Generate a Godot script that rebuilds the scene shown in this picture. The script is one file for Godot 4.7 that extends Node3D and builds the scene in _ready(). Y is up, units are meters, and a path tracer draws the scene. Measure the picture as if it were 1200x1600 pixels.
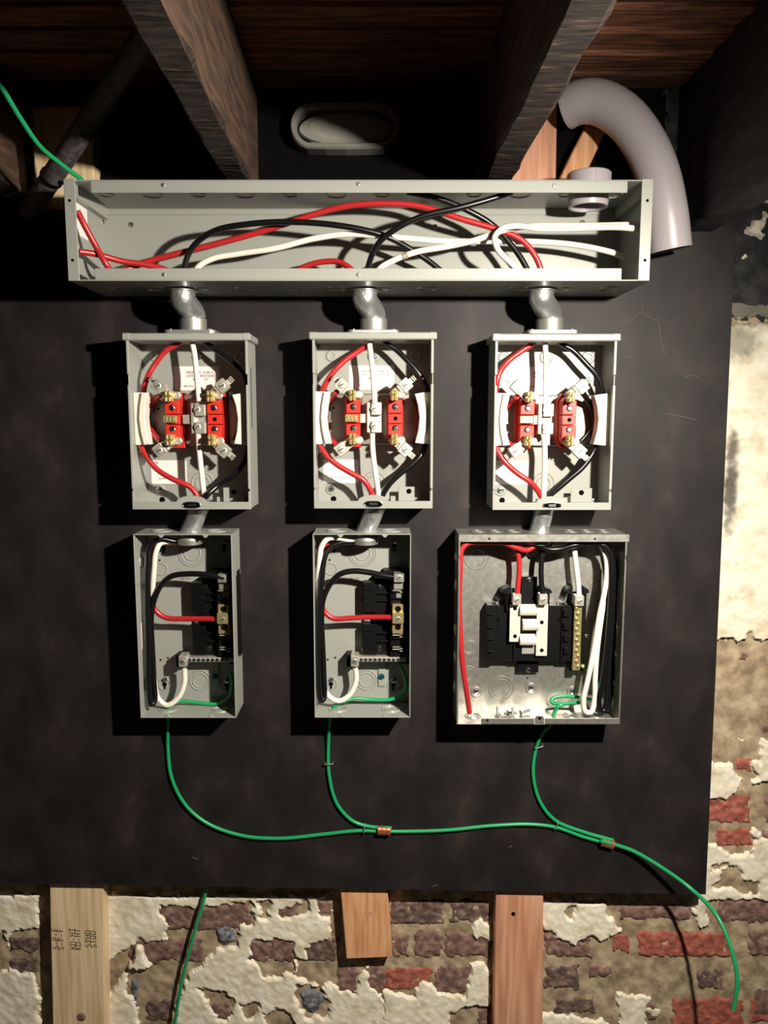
extends Node3D

const EYE := 1.5
const CAM_Z := 1.34
const FOCAL := 1190.0
const PITCH := 0.12539
const WALL := -0.046

# ------------------------------------------------------------------ geometry
class G:
	var v := PackedVector3Array()
	var n := PackedVector3Array()
	var xf := Transform3D()
	func tri(a: Vector3, b: Vector3, c: Vector3, na: Vector3, nb: Vector3, nc: Vector3) -> void:
		if (b - a).cross(c - a).dot(na + nb + nc) > 0.0:
			var t := b
			b = c
			c = t
			t = nb
			nb = nc
			nc = t
		v.append(xf * a); v.append(xf * b); v.append(xf * c)
		n.append((xf.basis * na).normalized()); n.append((xf.basis * nb).normalized()); n.append((xf.basis * nc).normalized())
	func face(p: Array, nn: Vector3) -> void:
		for i in range(1, p.size() - 1):
			tri(p[0], p[i], p[i + 1], nn, nn, nn)
	func auto_face(p: Array, inside: Vector3) -> void:
		var nn: Vector3 = (p[1] - p[0]).cross(p[2] - p[0])
		if nn.length() < 1e-14:
			nn = (p[2] - p[0]).cross(p[3 % p.size()] - p[0])
		nn = nn.normalized()
		if nn.dot(p[0] - inside) < 0.0:
			nn = -nn
		face(p, nn)
	func box(a: Vector3, b: Vector3, ch := 0.0) -> void:
		var lo := Vector3(minf(a.x, b.x), minf(a.y, b.y), minf(a.z, b.z))
		var hi := Vector3(maxf(a.x, b.x), maxf(a.y, b.y), maxf(a.z, b.z))
		var c := (lo + hi) / 2.0
		var h := (hi - lo) / 2.0
		ch = minf(ch, minf(h.x, minf(h.y, h.z)) * 0.9)
		for ax in 3:
			var u := (ax + 1) % 3
			var w := (ax + 2) % 3
			for s: float in [-1.0, 1.0]:
				var pts := []
				for k: Array in [[-1.0, -1.0], [1.0, -1.0], [1.0, 1.0], [-1.0, 1.0]]:
					var p := Vector3()
					p[ax] = s * h[ax]
					p[u] = k[0] * (h[u] - ch)
					p[w] = k[1] * (h[w] - ch)
					pts.append(c + p)
				var nn := Vector3()
				nn[ax] = s
				face(pts, nn)
		if ch <= 0.0:
			return
		for ax in 3:
			var u := (ax + 1) % 3
			var w := (ax + 2) % 3
			for s: float in [-1.0, 1.0]:
				for t: float in [-1.0, 1.0]:
					var pts := []
					for k: Array in [[-1.0, 0], [1.0, 0], [1.0, 1], [-1.0, 1]]:
						var p := Vector3()
						p[ax] = k[0] * (h[ax] - ch)
						p[u] = s * (h[u] - (ch if k[1] == 1 else 0.0))
						p[w] = t * (h[w] - (0.0 if k[1] == 1 else ch))
						pts.append(c + p)
					var nn := Vector3()
					nn[u] = s
					nn[w] = t
					face(pts, nn.normalized())
		for sx: float in [-1.0, 1.0]:
			for sy: float in [-1.0, 1.0]:
				for sz: float in [-1.0, 1.0]:
					var s := Vector3(sx, sy, sz)
					face([c + s * Vector3(h.x, h.y - ch, h.z - ch), c + s * Vector3(h.x - ch, h.y, h.z - ch), c + s * Vector3(h.x - ch, h.y - ch, h.z)], s.normalized())
	# a polygon in the xy plane pulled along z, with a chamfer on its front
	func prism(poly: PackedVector2Array, z0: float, z1: float, ch := 0.0) -> void:
		if Geometry2D.is_polygon_clockwise(poly):
			poly.reverse()
		var m := poly.size()
		var inner := poly.duplicate()
		if ch > 0.0:
			for i in m:
				var d0 := (poly[i] - poly[(i + m - 1) % m]).normalized()
				var d1 := (poly[(i + 1) % m] - poly[i]).normalized()
				var n0 := Vector2(-d0.y, d0.x)
				var n1 := Vector2(-d1.y, d1.x)
				var q := (n0 + n1)
				var l := maxf(q.dot(n1), 0.3)
				inner[i] = poly[i] + q * ch / l
		var ts := Geometry2D.triangulate_polygon(poly)
		for k in range(0, ts.size(), 3):
			var f := []
			var b := []
			for j in 3:
				var q2 := inner[ts[k + j]]
				f.append(Vector3(q2.x, q2.y, z1))
				var q3 := poly[ts[k + j]]
				b.append(Vector3(q3.x, q3.y, z0))
			face(f, Vector3.BACK)
			face(b, Vector3.FORWARD)
		for i in m:
			var a := poly[i]
			var b := poly[(i + 1) % m]
			var d := (b - a).normalized()
			var nn := Vector3(d.y, -d.x, 0)
			face([Vector3(a.x, a.y, z0), Vector3(b.x, b.y, z0), Vector3(b.x, b.y, z1 - ch), Vector3(a.x, a.y, z1 - ch)], nn)
			if ch > 0.0:
				var ia := inner[i]
				var ib := inner[(i + 1) % m]
				face([Vector3(a.x, a.y, z1 - ch), Vector3(b.x, b.y, z1 - ch), Vector3(ib.x, ib.y, z1), Vector3(ia.x, ia.y, z1)], (nn + Vector3.BACK).normalized())
	# (radius, height) profile turned about the z axis of t
	func lathe(prof: Array, t: Transform3D, sides := 20, sx := 1.0, sy := 1.0) -> void:
		for i in range(prof.size() - 1):
			var p: Vector2 = prof[i]
			var q: Vector2 = prof[i + 1]
			var d := (q - p)
			if d.length() < 1e-9:
				continue
			d = d.normalized()
			for k in sides:
				var a0 := TAU * k / sides
				var a1 := TAU * (k + 1) / sides
				var e0 := Vector3(cos(a0) * sx, sin(a0) * sy, 0)
				var e1 := Vector3(cos(a1) * sx, sin(a1) * sy, 0)
				var n0 := t.basis * (Vector3(cos(a0) / sx, sin(a0) / sy, 0) * d.y + Vector3(0, 0, -d.x))
				var n1 := t.basis * (Vector3(cos(a1) / sx, sin(a1) / sy, 0) * d.y + Vector3(0, 0, -d.x))
				var pa := t * (e0 * p.x + Vector3(0, 0, p.y))
				var pb := t * (e1 * p.x + Vector3(0, 0, p.y))
				var qa := t * (e0 * q.x + Vector3(0, 0, q.y))
				var qb := t * (e1 * q.x + Vector3(0, 0, q.y))
				if p.x > 1e-7:
					tri(pa, pb, qb, n0, n1, n1)
				if q.x > 1e-7:
					tri(pa, qb, qa, n0, n1, n0)
	func tube(p: PackedVector3Array, r: float, sides := 12, r_end := -1.0, open := false) -> void:
		var m := p.size()
		var up := Vector3(0.31, 0.2, 0.93)
		var rings := []
		var dirs := []
		for i in m:
			var d := (p[mini(i + 1, m - 1)] - p[maxi(i - 1, 0)]).normalized()
			var side := d.cross(up)
			if side.length() < 1e-4:
				side = d.cross(Vector3(1, 0, 0))
			side = side.normalized()
			up = side.cross(d).normalized()
			rings.append([side, up])
			dirs.append(d)
		for i in m - 1:
			var ra := r if r_end < 0.0 else lerpf(r, r_end, float(i) / (m - 1))
			var rb := r if r_end < 0.0 else lerpf(r, r_end, float(i + 1) / (m - 1))
			for k in sides:
				var a0 := TAU * k / sides
				var a1 := TAU * (k + 1) / sides
				var n00: Vector3 = rings[i][0] * cos(a0) + rings[i][1] * sin(a0)
				var n01: Vector3 = rings[i][0] * cos(a1) + rings[i][1] * sin(a1)
				var n10: Vector3 = rings[i + 1][0] * cos(a0) + rings[i + 1][1] * sin(a0)
				var n11: Vector3 = rings[i + 1][0] * cos(a1) + rings[i + 1][1] * sin(a1)
				tri(p[i] + n00 * ra, p[i] + n01 * ra, p[i + 1] + n11 * rb, n00, n01, n11)
				tri(p[i] + n00 * ra, p[i + 1] + n11 * rb, p[i + 1] + n10 * rb, n00, n11, n10)
		if open:
			return
		for e: int in [0, m - 1]:
			var nn: Vector3 = dirs[e] * (-1.0 if e == 0 else 1.0)
			var rr := r if e == 0 or r_end < 0.0 else r_end
			for k in sides:
				var a0 := TAU * k / sides
				var a1 := TAU * (k + 1) / sides
				tri(p[e], p[e] + (rings[e][0] * cos(a0) + rings[e][1] * sin(a0)) * rr, p[e] + (rings[e][0] * cos(a1) + rings[e][1] * sin(a1)) * rr, nn, nn, nn)
	func fill(m: ArrayMesh, o: Vector3) -> void:
		var a := []
		a.resize(Mesh.ARRAY_MAX)
		var w := v.duplicate()
		if o != Vector3.ZERO:
			for i in w.size():
				w[i] -= o
		a[Mesh.ARRAY_VERTEX] = w
		a[Mesh.ARRAY_NORMAL] = n
		m.add_surface_from_arrays(Mesh.PRIMITIVE_TRIANGLES, a)
	func mesh(o := Vector3.ZERO) -> ArrayMesh:
		var m := ArrayMesh.new()
		fill(m, o)
		return m

# ------------------------------------------------------------------ scene helpers
func numbered(called: String, parent: Node = self) -> String:
	var s := called
	var k := 0
	while parent.has_node(s):
		k += 1
		s = "%s_%03d" % [called, k]
	return s

func add(o: Node3D, called: String, parent: Node) -> void:
	o.name = numbered(called, parent)
	parent.add_child(o, true)

func tag(o: Node3D, label: String, category: String, group := "", kind := "") -> Node3D:
	o.set_meta("label", label)
	o.set_meta("category", category)
	if group:
		o.set_meta("group", group)
	if kind:
		o.set_meta("kind", kind)
	return o

func thing(called: String, at_: Vector3, label: String, category: String, group := "") -> Node3D:
	var o := Node3D.new()
	add(o, called, self)
	o.position = at_
	tag(o, label, category, group)
	return o

func obj(called: String, g: G, m: Material, parent: Node = self, o := Vector3.ZERO) -> MeshInstance3D:
	return put(called, g.mesh(o), m, parent, o if parent == self else Vector3.ZERO)

func put(called: String, me: Mesh, m: Material, parent: Node, p := Vector3.ZERO) -> MeshInstance3D:
	var i := MeshInstance3D.new()
	i.mesh = me
	if m:
		i.material_override = m
	i.position = p
	add(i, called, parent)
	return i

func dup(root: Node3D, called: String, p: Vector3, label: String) -> Node3D:
	var r: Node3D = root.duplicate()
	r.name = numbered(called)
	add_child(r, true)
	r.position = p
	r.set_meta("label", label)
	return r

func ray(px: float, py: float) -> Vector3:
	return Vector3((px - 600.0) / FOCAL, (800.0 - py) / FOCAL, -1.0).rotated(Vector3.RIGHT, -PITCH)

# where a sight line of the photograph meets the plane at distance z in front of the board
func at(px: float, py: float, z: float) -> Vector3:
	var d := ray(px, py)
	return Vector3(0, EYE, CAM_Z) + d * ((z - CAM_Z) / d.z)

func at_height(px: float, py: float, y: float) -> Vector3:
	var d := ray(px, py)
	return Vector3(0, EYE, CAM_Z) + d * (y / d.y)

func flat(p: Array, ox: float, oy: float, s: float, z: float) -> PackedVector2Array:
	var out := PackedVector2Array()
	for i in range(0, p.size(), 2):
		var q := at(ox + p[i] / s, oy + p[i + 1] / s, z)
		out.append(Vector2(q.x, q.y))
	return out

func shifted(poly: PackedVector2Array, o: Vector3) -> PackedVector2Array:
	var out := PackedVector2Array()
	for q in poly:
		out.append(q - Vector2(o.x, o.y))
	return out

# points [x, y, depth, ...] of a crop with origin (ox, oy) and scale s
func path(p: Array, ox := 0.0, oy := 0.0, s := 1.0) -> Array:
	var out := []
	for i in range(0, p.size(), 3):
		out.append(at(ox + p[i] / s, oy + p[i + 1] / s, p[i + 2]))
	return out

func curve(p: Array, per := 7) -> PackedVector3Array:
	var out := PackedVector3Array()
	var m := p.size()
	for i in m - 1:
		var a: Vector3 = p[i - 1] if i > 0 else p[0] * 2.0 - p[1]
		var b: Vector3 = p[i]
		var c: Vector3 = p[i + 1]
		var d: Vector3 = p[i + 2] if i + 2 < m else p[m - 1] * 2.0 - p[m - 2]
		var t0 := 0.0
		var t1 := t0 + maxf(sqrt((b - a).length()), 1e-3)
		var t2 := t1 + maxf(sqrt((c - b).length()), 1e-3)
		var t3 := t2 + maxf(sqrt((d - c).length()), 1e-3)
		for k in per:
			var t := lerpf(t1, t2, float(k) / per)
			var a1 := a.lerp(b, (t - t0) / (t1 - t0))
			var a2 := b.lerp(c, (t - t1) / (t2 - t1))
			var a3 := c.lerp(d, (t - t2) / (t3 - t2))
			var b1 := a1.lerp(a2, (t - t0) / (t2 - t0))
			var b2 := a2.lerp(a3, (t - t1) / (t3 - t1))
			out.append(b1.lerp(b2, (t - t1) / (t2 - t1)))
	out.append(p[m - 1])
	return out

func wire(called: String, pts: Array, r: float, m: Material, label: String, group := "") -> MeshInstance3D:
	var g := G.new()
	g.tube(curve(pts), r)
	var o: Vector3 = pts[0]
	return tag(obj(called, g, m, self, o), label, "wire", group)

func facing(p: Vector3, axis := Vector3.BACK) -> Transform3D:
	var x := axis.cross(Vector3(0.1, 1, 0.05)) if absf(axis.y) < 0.9 else axis.cross(Vector3(0, 0.1, 1))
	x = x.normalized()
	return Transform3D(Basis(x, axis.cross(x).normalized(), axis), p)

# ------------------------------------------------------------------ materials
var M := {}

func mat(c: Color, rough: float, metal := 0.0, spec := 0.5) -> StandardMaterial3D:
	var m := StandardMaterial3D.new()
	m.albedo_color = c
	m.roughness = rough
	m.metallic = metal
	m.metallic_specular = spec
	return m

func noise(freq: float, oct: int, sd: int, kind := FastNoiseLite.TYPE_SIMPLEX_SMOOTH) -> FastNoiseLite:
	var f := FastNoiseLite.new()
	f.noise_type = kind
	f.frequency = freq
	f.fractal_octaves = oct
	f.seed = sd
	return f

func tex(freq: float, oct: int, sd: int, cols: Array = [], kind := FastNoiseLite.TYPE_SIMPLEX_SMOOTH, stops: Array = []) -> NoiseTexture2D:
	var t := NoiseTexture2D.new()
	t.width = 512
	t.height = 512
	t.seamless = true
	t.noise = noise(freq, oct, sd, kind)
	if cols:
		var gr := Gradient.new()
		gr.offsets = PackedFloat32Array(stops if stops else range(cols.size()).map(func(i): return 0.15 + 0.7 * i / (cols.size() - 1)))
		gr.colors = PackedColorArray(cols)
		t.color_ramp = gr
	return t

func c8(r: int, g: int, b: int) -> Color:
	return Color8(r, g, b)

func surf(cols: Array, freq: float, scale: Vector3, rough: float, bump := 0.0, sd := 1, oct := 4, bfreq := 0.02, bscale := Vector3.ZERO, stops: Array = []) -> StandardMaterial3D:
	var m := mat(Color.WHITE, rough)
	m.albedo_texture = tex(freq, oct, sd, cols, FastNoiseLite.TYPE_SIMPLEX_SMOOTH, stops)
	m.uv1_triplanar = true
	m.uv1_world_triplanar = true
	m.uv1_scale = scale
	m.uv1_triplanar_sharpness = 4.0
	if bump > 0.0:
		m.heightmap_enabled = true
		m.heightmap_texture = tex(bfreq, 5, sd + 7)
		m.heightmap_scale = bump
	return m

func materials() -> void:
	M.paint = mat(c8(150, 152, 146), 0.36)
	M.paint.heightmap_enabled = true
	M.paint.heightmap_texture = tex(0.06, 2, 3)
	M.paint.uv1_triplanar = true
	M.paint.uv1_scale = Vector3.ONE * 9
	M.paint.heightmap_scale = 0.006
	M.galv = mat(c8(205, 204, 200), 0.4, 0.82)
	M.galv.albedo_texture = tex(0.03, 2, 5, [c8(214, 214, 211), c8(228, 227, 224), c8(240, 239, 236)], FastNoiseLite.TYPE_CELLULAR)
	M.galv.roughness_texture = tex(0.025, 3, 6, [Color(0.92, 0.92, 0.92), Color(1, 1, 1)])
	M.galv.uv1_triplanar = true
	M.galv.uv1_scale = Vector3.ONE * 6
	M.galv.heightmap_enabled = true
	M.galv.heightmap_texture = tex(0.02, 3, 8)
	M.galv.heightmap_scale = 0.008
	M.zinc = mat(c8(220, 222, 226), 0.36, 0.9)
	M.zinc.heightmap_enabled = true
	M.zinc.heightmap_texture = tex(0.02, 3, 18)
	M.zinc.heightmap_scale = 0.09
	M.zinc.uv1_triplanar = true
	M.zinc.uv1_scale = Vector3.ONE * 8
	M.hub = mat(c8(176, 176, 170), 0.48, 0.8)
	M.bare = mat(c8(150, 146, 138), 0.42, 0.8)
	M.steel = mat(c8(205, 205, 205), 0.25, 1.0)
	M.tin = mat(c8(222, 218, 208), 0.42, 0.75)
	M.bus = mat(c8(226, 222, 208), 0.45, 0.35)
	M.brass = mat(c8(222, 204, 148), 0.34, 0.8)
	M.copper = mat(c8(206, 126, 92), 0.36, 0.75)
	M.dark = mat(c8(7, 7, 7), 0.8, 0.0, 0.15)
	M.black_plastic = mat(c8(9, 9, 10), 0.46, 0.0, 0.36)
	M.red_plastic = mat(c8(198, 44, 34), 0.42)
	M.white_plastic = mat(c8(226, 220, 208), 0.5)
	M.paper = mat(c8(232, 226, 224), 0.6)
	M.ink = mat(c8(60, 58, 62), 0.8)
	M.tape = mat(c8(150, 140, 125), 0.5)
	M.red = mat(c8(172, 36, 40), 0.33)
	M.black = mat(c8(15, 15, 17), 0.3)
	M.white = mat(c8(232, 226, 214), 0.36)
	M.green = mat(c8(30, 148, 92), 0.33)
	M.green_screw = mat(c8(18, 110, 105), 0.35, 0.6)
	M.pvc = mat(c8(164, 157, 162), 0.36)
	M.old_pipe = surf([c8(62, 56, 58), c8(104, 96, 100)], 0.02, Vector3(6, 6, 6), 0.6, 0.05, 31)
	M.board = surf([c8(25, 22, 23), c8(32, 28, 29), c8(38, 33, 33), c8(54, 45, 43)], 0.012, Vector3(1.6, 1.1, 1.6), 0.58, 0.012, 12, 5, 0.03, Vector3.ZERO, [0.2, 0.45, 0.7, 1.0])
	M.board.metallic_specular = 0.38
	M.pine = surf([c8(206, 176, 134), c8(226, 199, 160), c8(236, 213, 178)], 0.02, Vector3(7, 0.35, 7), 0.6, 0.02, 14)
	M.pink = surf([c8(184, 128, 100), c8(206, 150, 120), c8(218, 166, 138)], 0.02, Vector3(6, 0.4, 6), 0.6, 0.03, 15)
	M.orange = surf([c8(192, 134, 92), c8(214, 158, 114), c8(226, 174, 132)], 0.02, Vector3(7, 0.6, 7), 0.6, 0.03, 16)
	M.joist = surf([c8(22, 14, 11), c8(37, 26, 20), c8(58, 43, 34), c8(114, 94, 78)], 0.018, Vector3(1.2, 4, 7), 0.9, 0.3, 17, 5, 0.02, Vector3.ZERO, [0.25, 0.5, 0.72, 0.95])
	M.joist_side = surf([c8(48, 33, 25), c8(70, 50, 37), c8(90, 67, 51)], 0.02, Vector3(3, 6, 0.8), 0.85, 0.06, 18)
	M.black_wood = surf([c8(32, 32, 35), c8(46, 46, 50), c8(58, 58, 62)], 0.02, Vector3(2, 4, 1), 0.7, 0.1, 19)
	M.subfloor = surf([c8(88, 56, 42), c8(134, 86, 64), c8(168, 112, 82)], 0.02, Vector3(0.8, 6, 6), 0.75, 0.12, 20)
	M.subfloor_dark = surf([c8(66, 44, 35), c8(100, 67, 51), c8(134, 90, 67)], 0.02, Vector3(0.7, 6, 7), 0.75, 0.12, 21)
	M.mortar = surf([c8(130, 112, 90), c8(162, 143, 117), c8(188, 170, 142)], 0.014, Vector3(3, 3, 3), 0.95, 0.1, 22, 5, 0.03)
	M.plaster = surf([c8(212, 200, 176), c8(229, 220, 199), c8(235, 227, 208), c8(240, 233, 216)], 0.012, Vector3(3, 3.6, 3), 0.9, 0.07, 23, 5, 0.022, Vector3.ZERO, [0.15, 0.4, 0.6, 0.9])
	M.plaster.vertex_color_use_as_albedo = true
	M.brick_red = surf([c8(124, 70, 60), c8(162, 88, 73), c8(178, 112, 96)], 0.02, Vector3(4, 5, 4), 0.9, 0.1, 24)
	M.brick_mauve = surf([c8(90, 68, 63), c8(124, 94, 85), c8(154, 128, 116)], 0.02, Vector3(4, 5, 4), 0.9, 0.1, 25)
	M.brick_dark = surf([c8(74, 58, 54), c8(104, 82, 75), c8(140, 120, 108)], 0.02, Vector3(4, 5, 4), 0.9, 0.1, 26)
	M.blue_stone = surf([c8(78, 80, 86), c8(112, 116, 124), c8(146, 146, 146)], 0.02, Vector3(6, 6, 6), 0.85, 0.3, 27)
	M.black_wall = surf([c8(24, 24, 26), c8(36, 36, 39), c8(54, 52, 52)], 0.014, Vector3(3, 3, 3), 0.8, 0.1, 28)
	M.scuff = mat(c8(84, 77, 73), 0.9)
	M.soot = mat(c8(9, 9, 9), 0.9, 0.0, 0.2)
	M.overspray = surf([c8(112, 106, 96), c8(150, 142, 128)], 0.02, Vector3(4, 3, 4), 0.9, 0.1, 29)
	M.room = surf([c8(74, 68, 60), c8(92, 85, 76)], 0.012, Vector3.ONE, 0.95, 0.0, 30)
	M.concrete = surf([c8(78, 76, 72), c8(102, 99, 94)], 0.012, Vector3.ONE, 0.9, 0.0, 32)
	M.fixture = mat(c8(120, 118, 114), 0.45)
	M.glass = mat(c8(150, 148, 142), 0.18)

# ------------------------------------------------------------------ small repeated pieces
var screws := {}

func screw_mesh(r: float, h: float, cross := false) -> ArrayMesh:
	var key := "%f %f %s" % [r, h, cross]
	if screws.has(key):
		return screws[key]
	var g := G.new()
	g.lathe([Vector2(r, 0), Vector2(r, h * 0.45), Vector2(r * 0.82, h * 0.85), Vector2(r * 0.4, h), Vector2(0, h)], Transform3D(), 18)
	var s := G.new()
	s.xf = Transform3D(Basis(Vector3.BACK, 0.6), Vector3.ZERO)
	s.box(Vector3(-r * 0.72, -r * 0.13, h * 0.6), Vector3(r * 0.72, r * 0.13, h * 1.03))
	if cross:
		s.box(Vector3(-r * 0.13, -r * 0.72, h * 0.6), Vector3(r * 0.13, r * 0.72, h * 1.03))
	var m := g.mesh()
	s.fill(m, Vector3.ZERO)
	screws[key] = m
	return m

func screw(parent: Node, p: Vector3, r: float, h := 0.002, m: Material = null, axis := Vector3.BACK, called := "screw", cross := false) -> MeshInstance3D:
	var i := MeshInstance3D.new()
	i.mesh = screw_mesh(r, h, cross)
	i.set_surface_override_material(0, m if m else M.steel)
	i.set_surface_override_material(1, M.dark)
	i.transform = facing(p, axis)
	add(i, called, parent)
	return i

func ring(g: G, p: Vector3, r: float, axis := Vector3.BACK, w := 0.0015, h := 0.0014) -> void:
	g.lathe([Vector2(r + w, 0), Vector2(r + w * 0.35, h), Vector2(r - w * 0.35, h), Vector2(r - w, 0)], facing(p, axis), 36)

func knockout(parent: Node, p: Vector3, radii: Array, m: Material, axis := Vector3.BACK) -> void:
	var g := G.new()
	for r: float in radii:
		ring(g, Vector3.ZERO, r)
	var i := put("knockout", g.mesh(), m, parent)
	i.transform = facing(p, axis)

func hole(parent: Node, p: Vector3, r: float, axis := Vector3.BACK, sy := 1.0) -> void:
	var g := G.new()
	g.lathe([Vector2(r, 0), Vector2(r, 0.0004), Vector2(0, 0.0004)], Transform3D(), 14, 1.0, sy)
	var i := put("hole", g.mesh(), M.dark, parent)
	i.transform = facing(p, axis)

func dimple(parent: Node, p: Vector3, r: float, m: Material, called := "dimple") -> void:
	var g := G.new()
	g.lathe([Vector2(r * 1.25, 0), Vector2(r, 0.0022), Vector2(r * 0.72, 0.0024), Vector2(r * 0.5, 0.0012), Vector2(0, 0.0012)], facing(p), 24)
	obj(called, g, m, parent)

func text(parent: Node, words: String, p: Vector3, h: float, turn := 0.0, called := "lettering", m: Material = null, font := "Droid Sans") -> void:
	var t := TextMesh.new()
	var f := SystemFont.new()
	f.font_names = PackedStringArray([font])
	t.font = f
	t.text = words
	t.font_size = 32
	t.pixel_size = h / 24.0
	t.depth = 0.0003
	t.curve_step = 4.0
	var i := put(called, t, m if m else M.ink, parent, p)
	i.rotation.z = turn

# ------------------------------------------------------------------ worn surfaces
func inside(q: Vector2, poly: PackedVector2Array) -> float:
	var best := 1e9
	var inn := false
	var m := poly.size()
	var b := poly[m - 1]
	for i in m:
		var a := poly[i]
		var e := b - a
		var w := q - a
		var d := (w - e * clampf(w.dot(e) / maxf(e.length_squared(), 1e-12), 0.0, 1.0)).length_squared()
		best = minf(best, d)
		if (a.y > q.y) != (b.y > q.y) and q.x < (b.x - a.x) * (q.y - a.y) / (b.y - a.y) + a.x:
			inn = not inn
		b = a
	return sqrt(best) * (1.0 if inn else -1.0)

# a raised, ragged-edged layer over the outline (with gaps), in front of the plane z0
func layer(poly: PackedVector2Array, gaps: Array, z0: float, thick: float, cell: float, rag: float, relief: float, sd: int, soft := 0.004, stains: Array = []) -> ArrayMesh:
	var lo := poly[0]
	var hi := poly[0]
	for q in poly:
		lo = lo.min(q)
		hi = hi.max(q)
	lo -= Vector2.ONE * 0.006
	hi += Vector2.ONE * 0.006
	var nx := int((hi.x - lo.x) / cell) + 2
	var ny := int((hi.y - lo.y) / cell) + 2
	var big := noise(38.0, 4, sd)
	var fine := noise(48.0, 4, sd + 50)
	var hgt := PackedFloat32Array()
	var on := PackedByteArray()
	hgt.resize(nx * ny)
	on.resize(nx * ny)
	var boxes := []
	for gp: PackedVector2Array in gaps:
		var r := Rect2(gp[0], Vector2.ZERO)
		for q in gp:
			r = r.expand(q)
		boxes.append(r.grow(0.02))
	for j in ny:
		for i in nx:
			var q := lo + Vector2(i, j) * cell
			var s := inside(q, poly)
			for k in gaps.size():
				if boxes[k].has_point(q):
					s = minf(s, -inside(q, gaps[k]))
			s += big.get_noise_2d(q.x, q.y) * rag * 1.6
			on[j * nx + i] = 1 if s > -0.004 else 0
			hgt[j * nx + i] = z0 - 0.003 + (thick + 0.003) * smoothstep(-0.001, soft, s) + fine.get_noise_2d(q.x, q.y) * relief * smoothstep(0.0, 0.01, s)
	var v := PackedVector3Array()
	var n := PackedVector3Array()
	var idx := PackedInt32Array()
	v.resize(nx * ny)
	n.resize(nx * ny)
	for j in ny:
		for i in nx:
			var k := j * nx + i
			v[k] = Vector3(lo.x + i * cell, lo.y + j * cell, hgt[k])
			var dx := hgt[j * nx + mini(i + 1, nx - 1)] - hgt[j * nx + maxi(i - 1, 0)]
			var dy := hgt[mini(j + 1, ny - 1) * nx + i] - hgt[maxi(j - 1, 0) * nx + i]
			n[k] = Vector3(-dx, -dy, 2.0 * cell).normalized()
	for j in ny - 1:
		for i in nx - 1:
			var k := j * nx + i
			if on[k] + on[k + 1] + on[k + nx] + on[k + nx + 1] < 3:
				continue
			idx.append_array(PackedInt32Array([k, k + nx, k + 1, k + 1, k + nx, k + nx + 1]))
	var a := []
	a.resize(Mesh.ARRAY_MAX)
	a[Mesh.ARRAY_VERTEX] = v
	a[Mesh.ARRAY_NORMAL] = n
	a[Mesh.ARRAY_INDEX] = idx
	if stains:
		var col := PackedColorArray()
		col.resize(nx * ny)
		for i in nx * ny:
			var k := 1.0
			for e: Array in stains:
				var d: float = ((Vector2(v[i].x, v[i].y) - e[0]) / e[1]).length() + fine.get_noise_2d(v[i].x, v[i].y) * 0.35
				k = minf(k, lerpf(e[2], 1.0, smoothstep(0.35, 1.15, d)))
			col[i] = Color(k, k, k)
		a[Mesh.ARRAY_COLOR] = col
	var m := ArrayMesh.new()
	m.add_surface_from_arrays(Mesh.PRIMITIVE_TRIANGLES, a)
	return m

func rect(x0: float, y0: float, x1: float, y1: float) -> PackedVector2Array:
	return PackedVector2Array([Vector2(x0, y0), Vector2(x1, y0), Vector2(x1, y1), Vector2(x0, y1)])

# a rough sawn timber running along z; its corners wander
func timber(x0: float, x1: float, y0: float, y1: float, z0: float, z1: float, drift: float, wob: float, sd: int) -> G:
	var g := G.new()
	var f := noise(9.0, 3, sd)
	var f2 := noise(60.0, 2, sd + 1)
	var steps := 90
	var c := 0.004
	var sect := [[x0, y0 + c], [x0 + c, y0], [x1 - c, y0], [x1, y0 + c], [x1, y1], [x0, y1]]
	var rows := []
	for s in steps + 1:
		var z := lerpf(z0, z1, float(s) / steps)
		var row := []
		for k in 6:
			var w := wob if k < 4 else 0.0
			row.append(Vector3(sect[k][0] + drift * z + (f.get_noise_2d(z, k * 3.1) + 0.4 * f2.get_noise_2d(z, k * 5.0)) * w, sect[k][1] + (f.get_noise_2d(z, 40 + k * 1.7) + 0.4 * f2.get_noise_2d(z, k * 7.0)) * w * 0.7, z))
		rows.append(row)
	for s in steps:
		var mid: Vector3 = (rows[s][0] + rows[s][3] + rows[s][4] + rows[s + 1][5]) / 4.0
		for k in 6:
			var k2 := (k + 1) % 6
			g.auto_face([rows[s][k], rows[s][k2], rows[s + 1][k2]], mid)
			g.auto_face([rows[s][k], rows[s + 1][k2], rows[s + 1][k]], mid)
	for e: int in [0, steps]:
		g.face(rows[e], Vector3(0, 0, -1 if e == 0 else 1))
	return g

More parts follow.
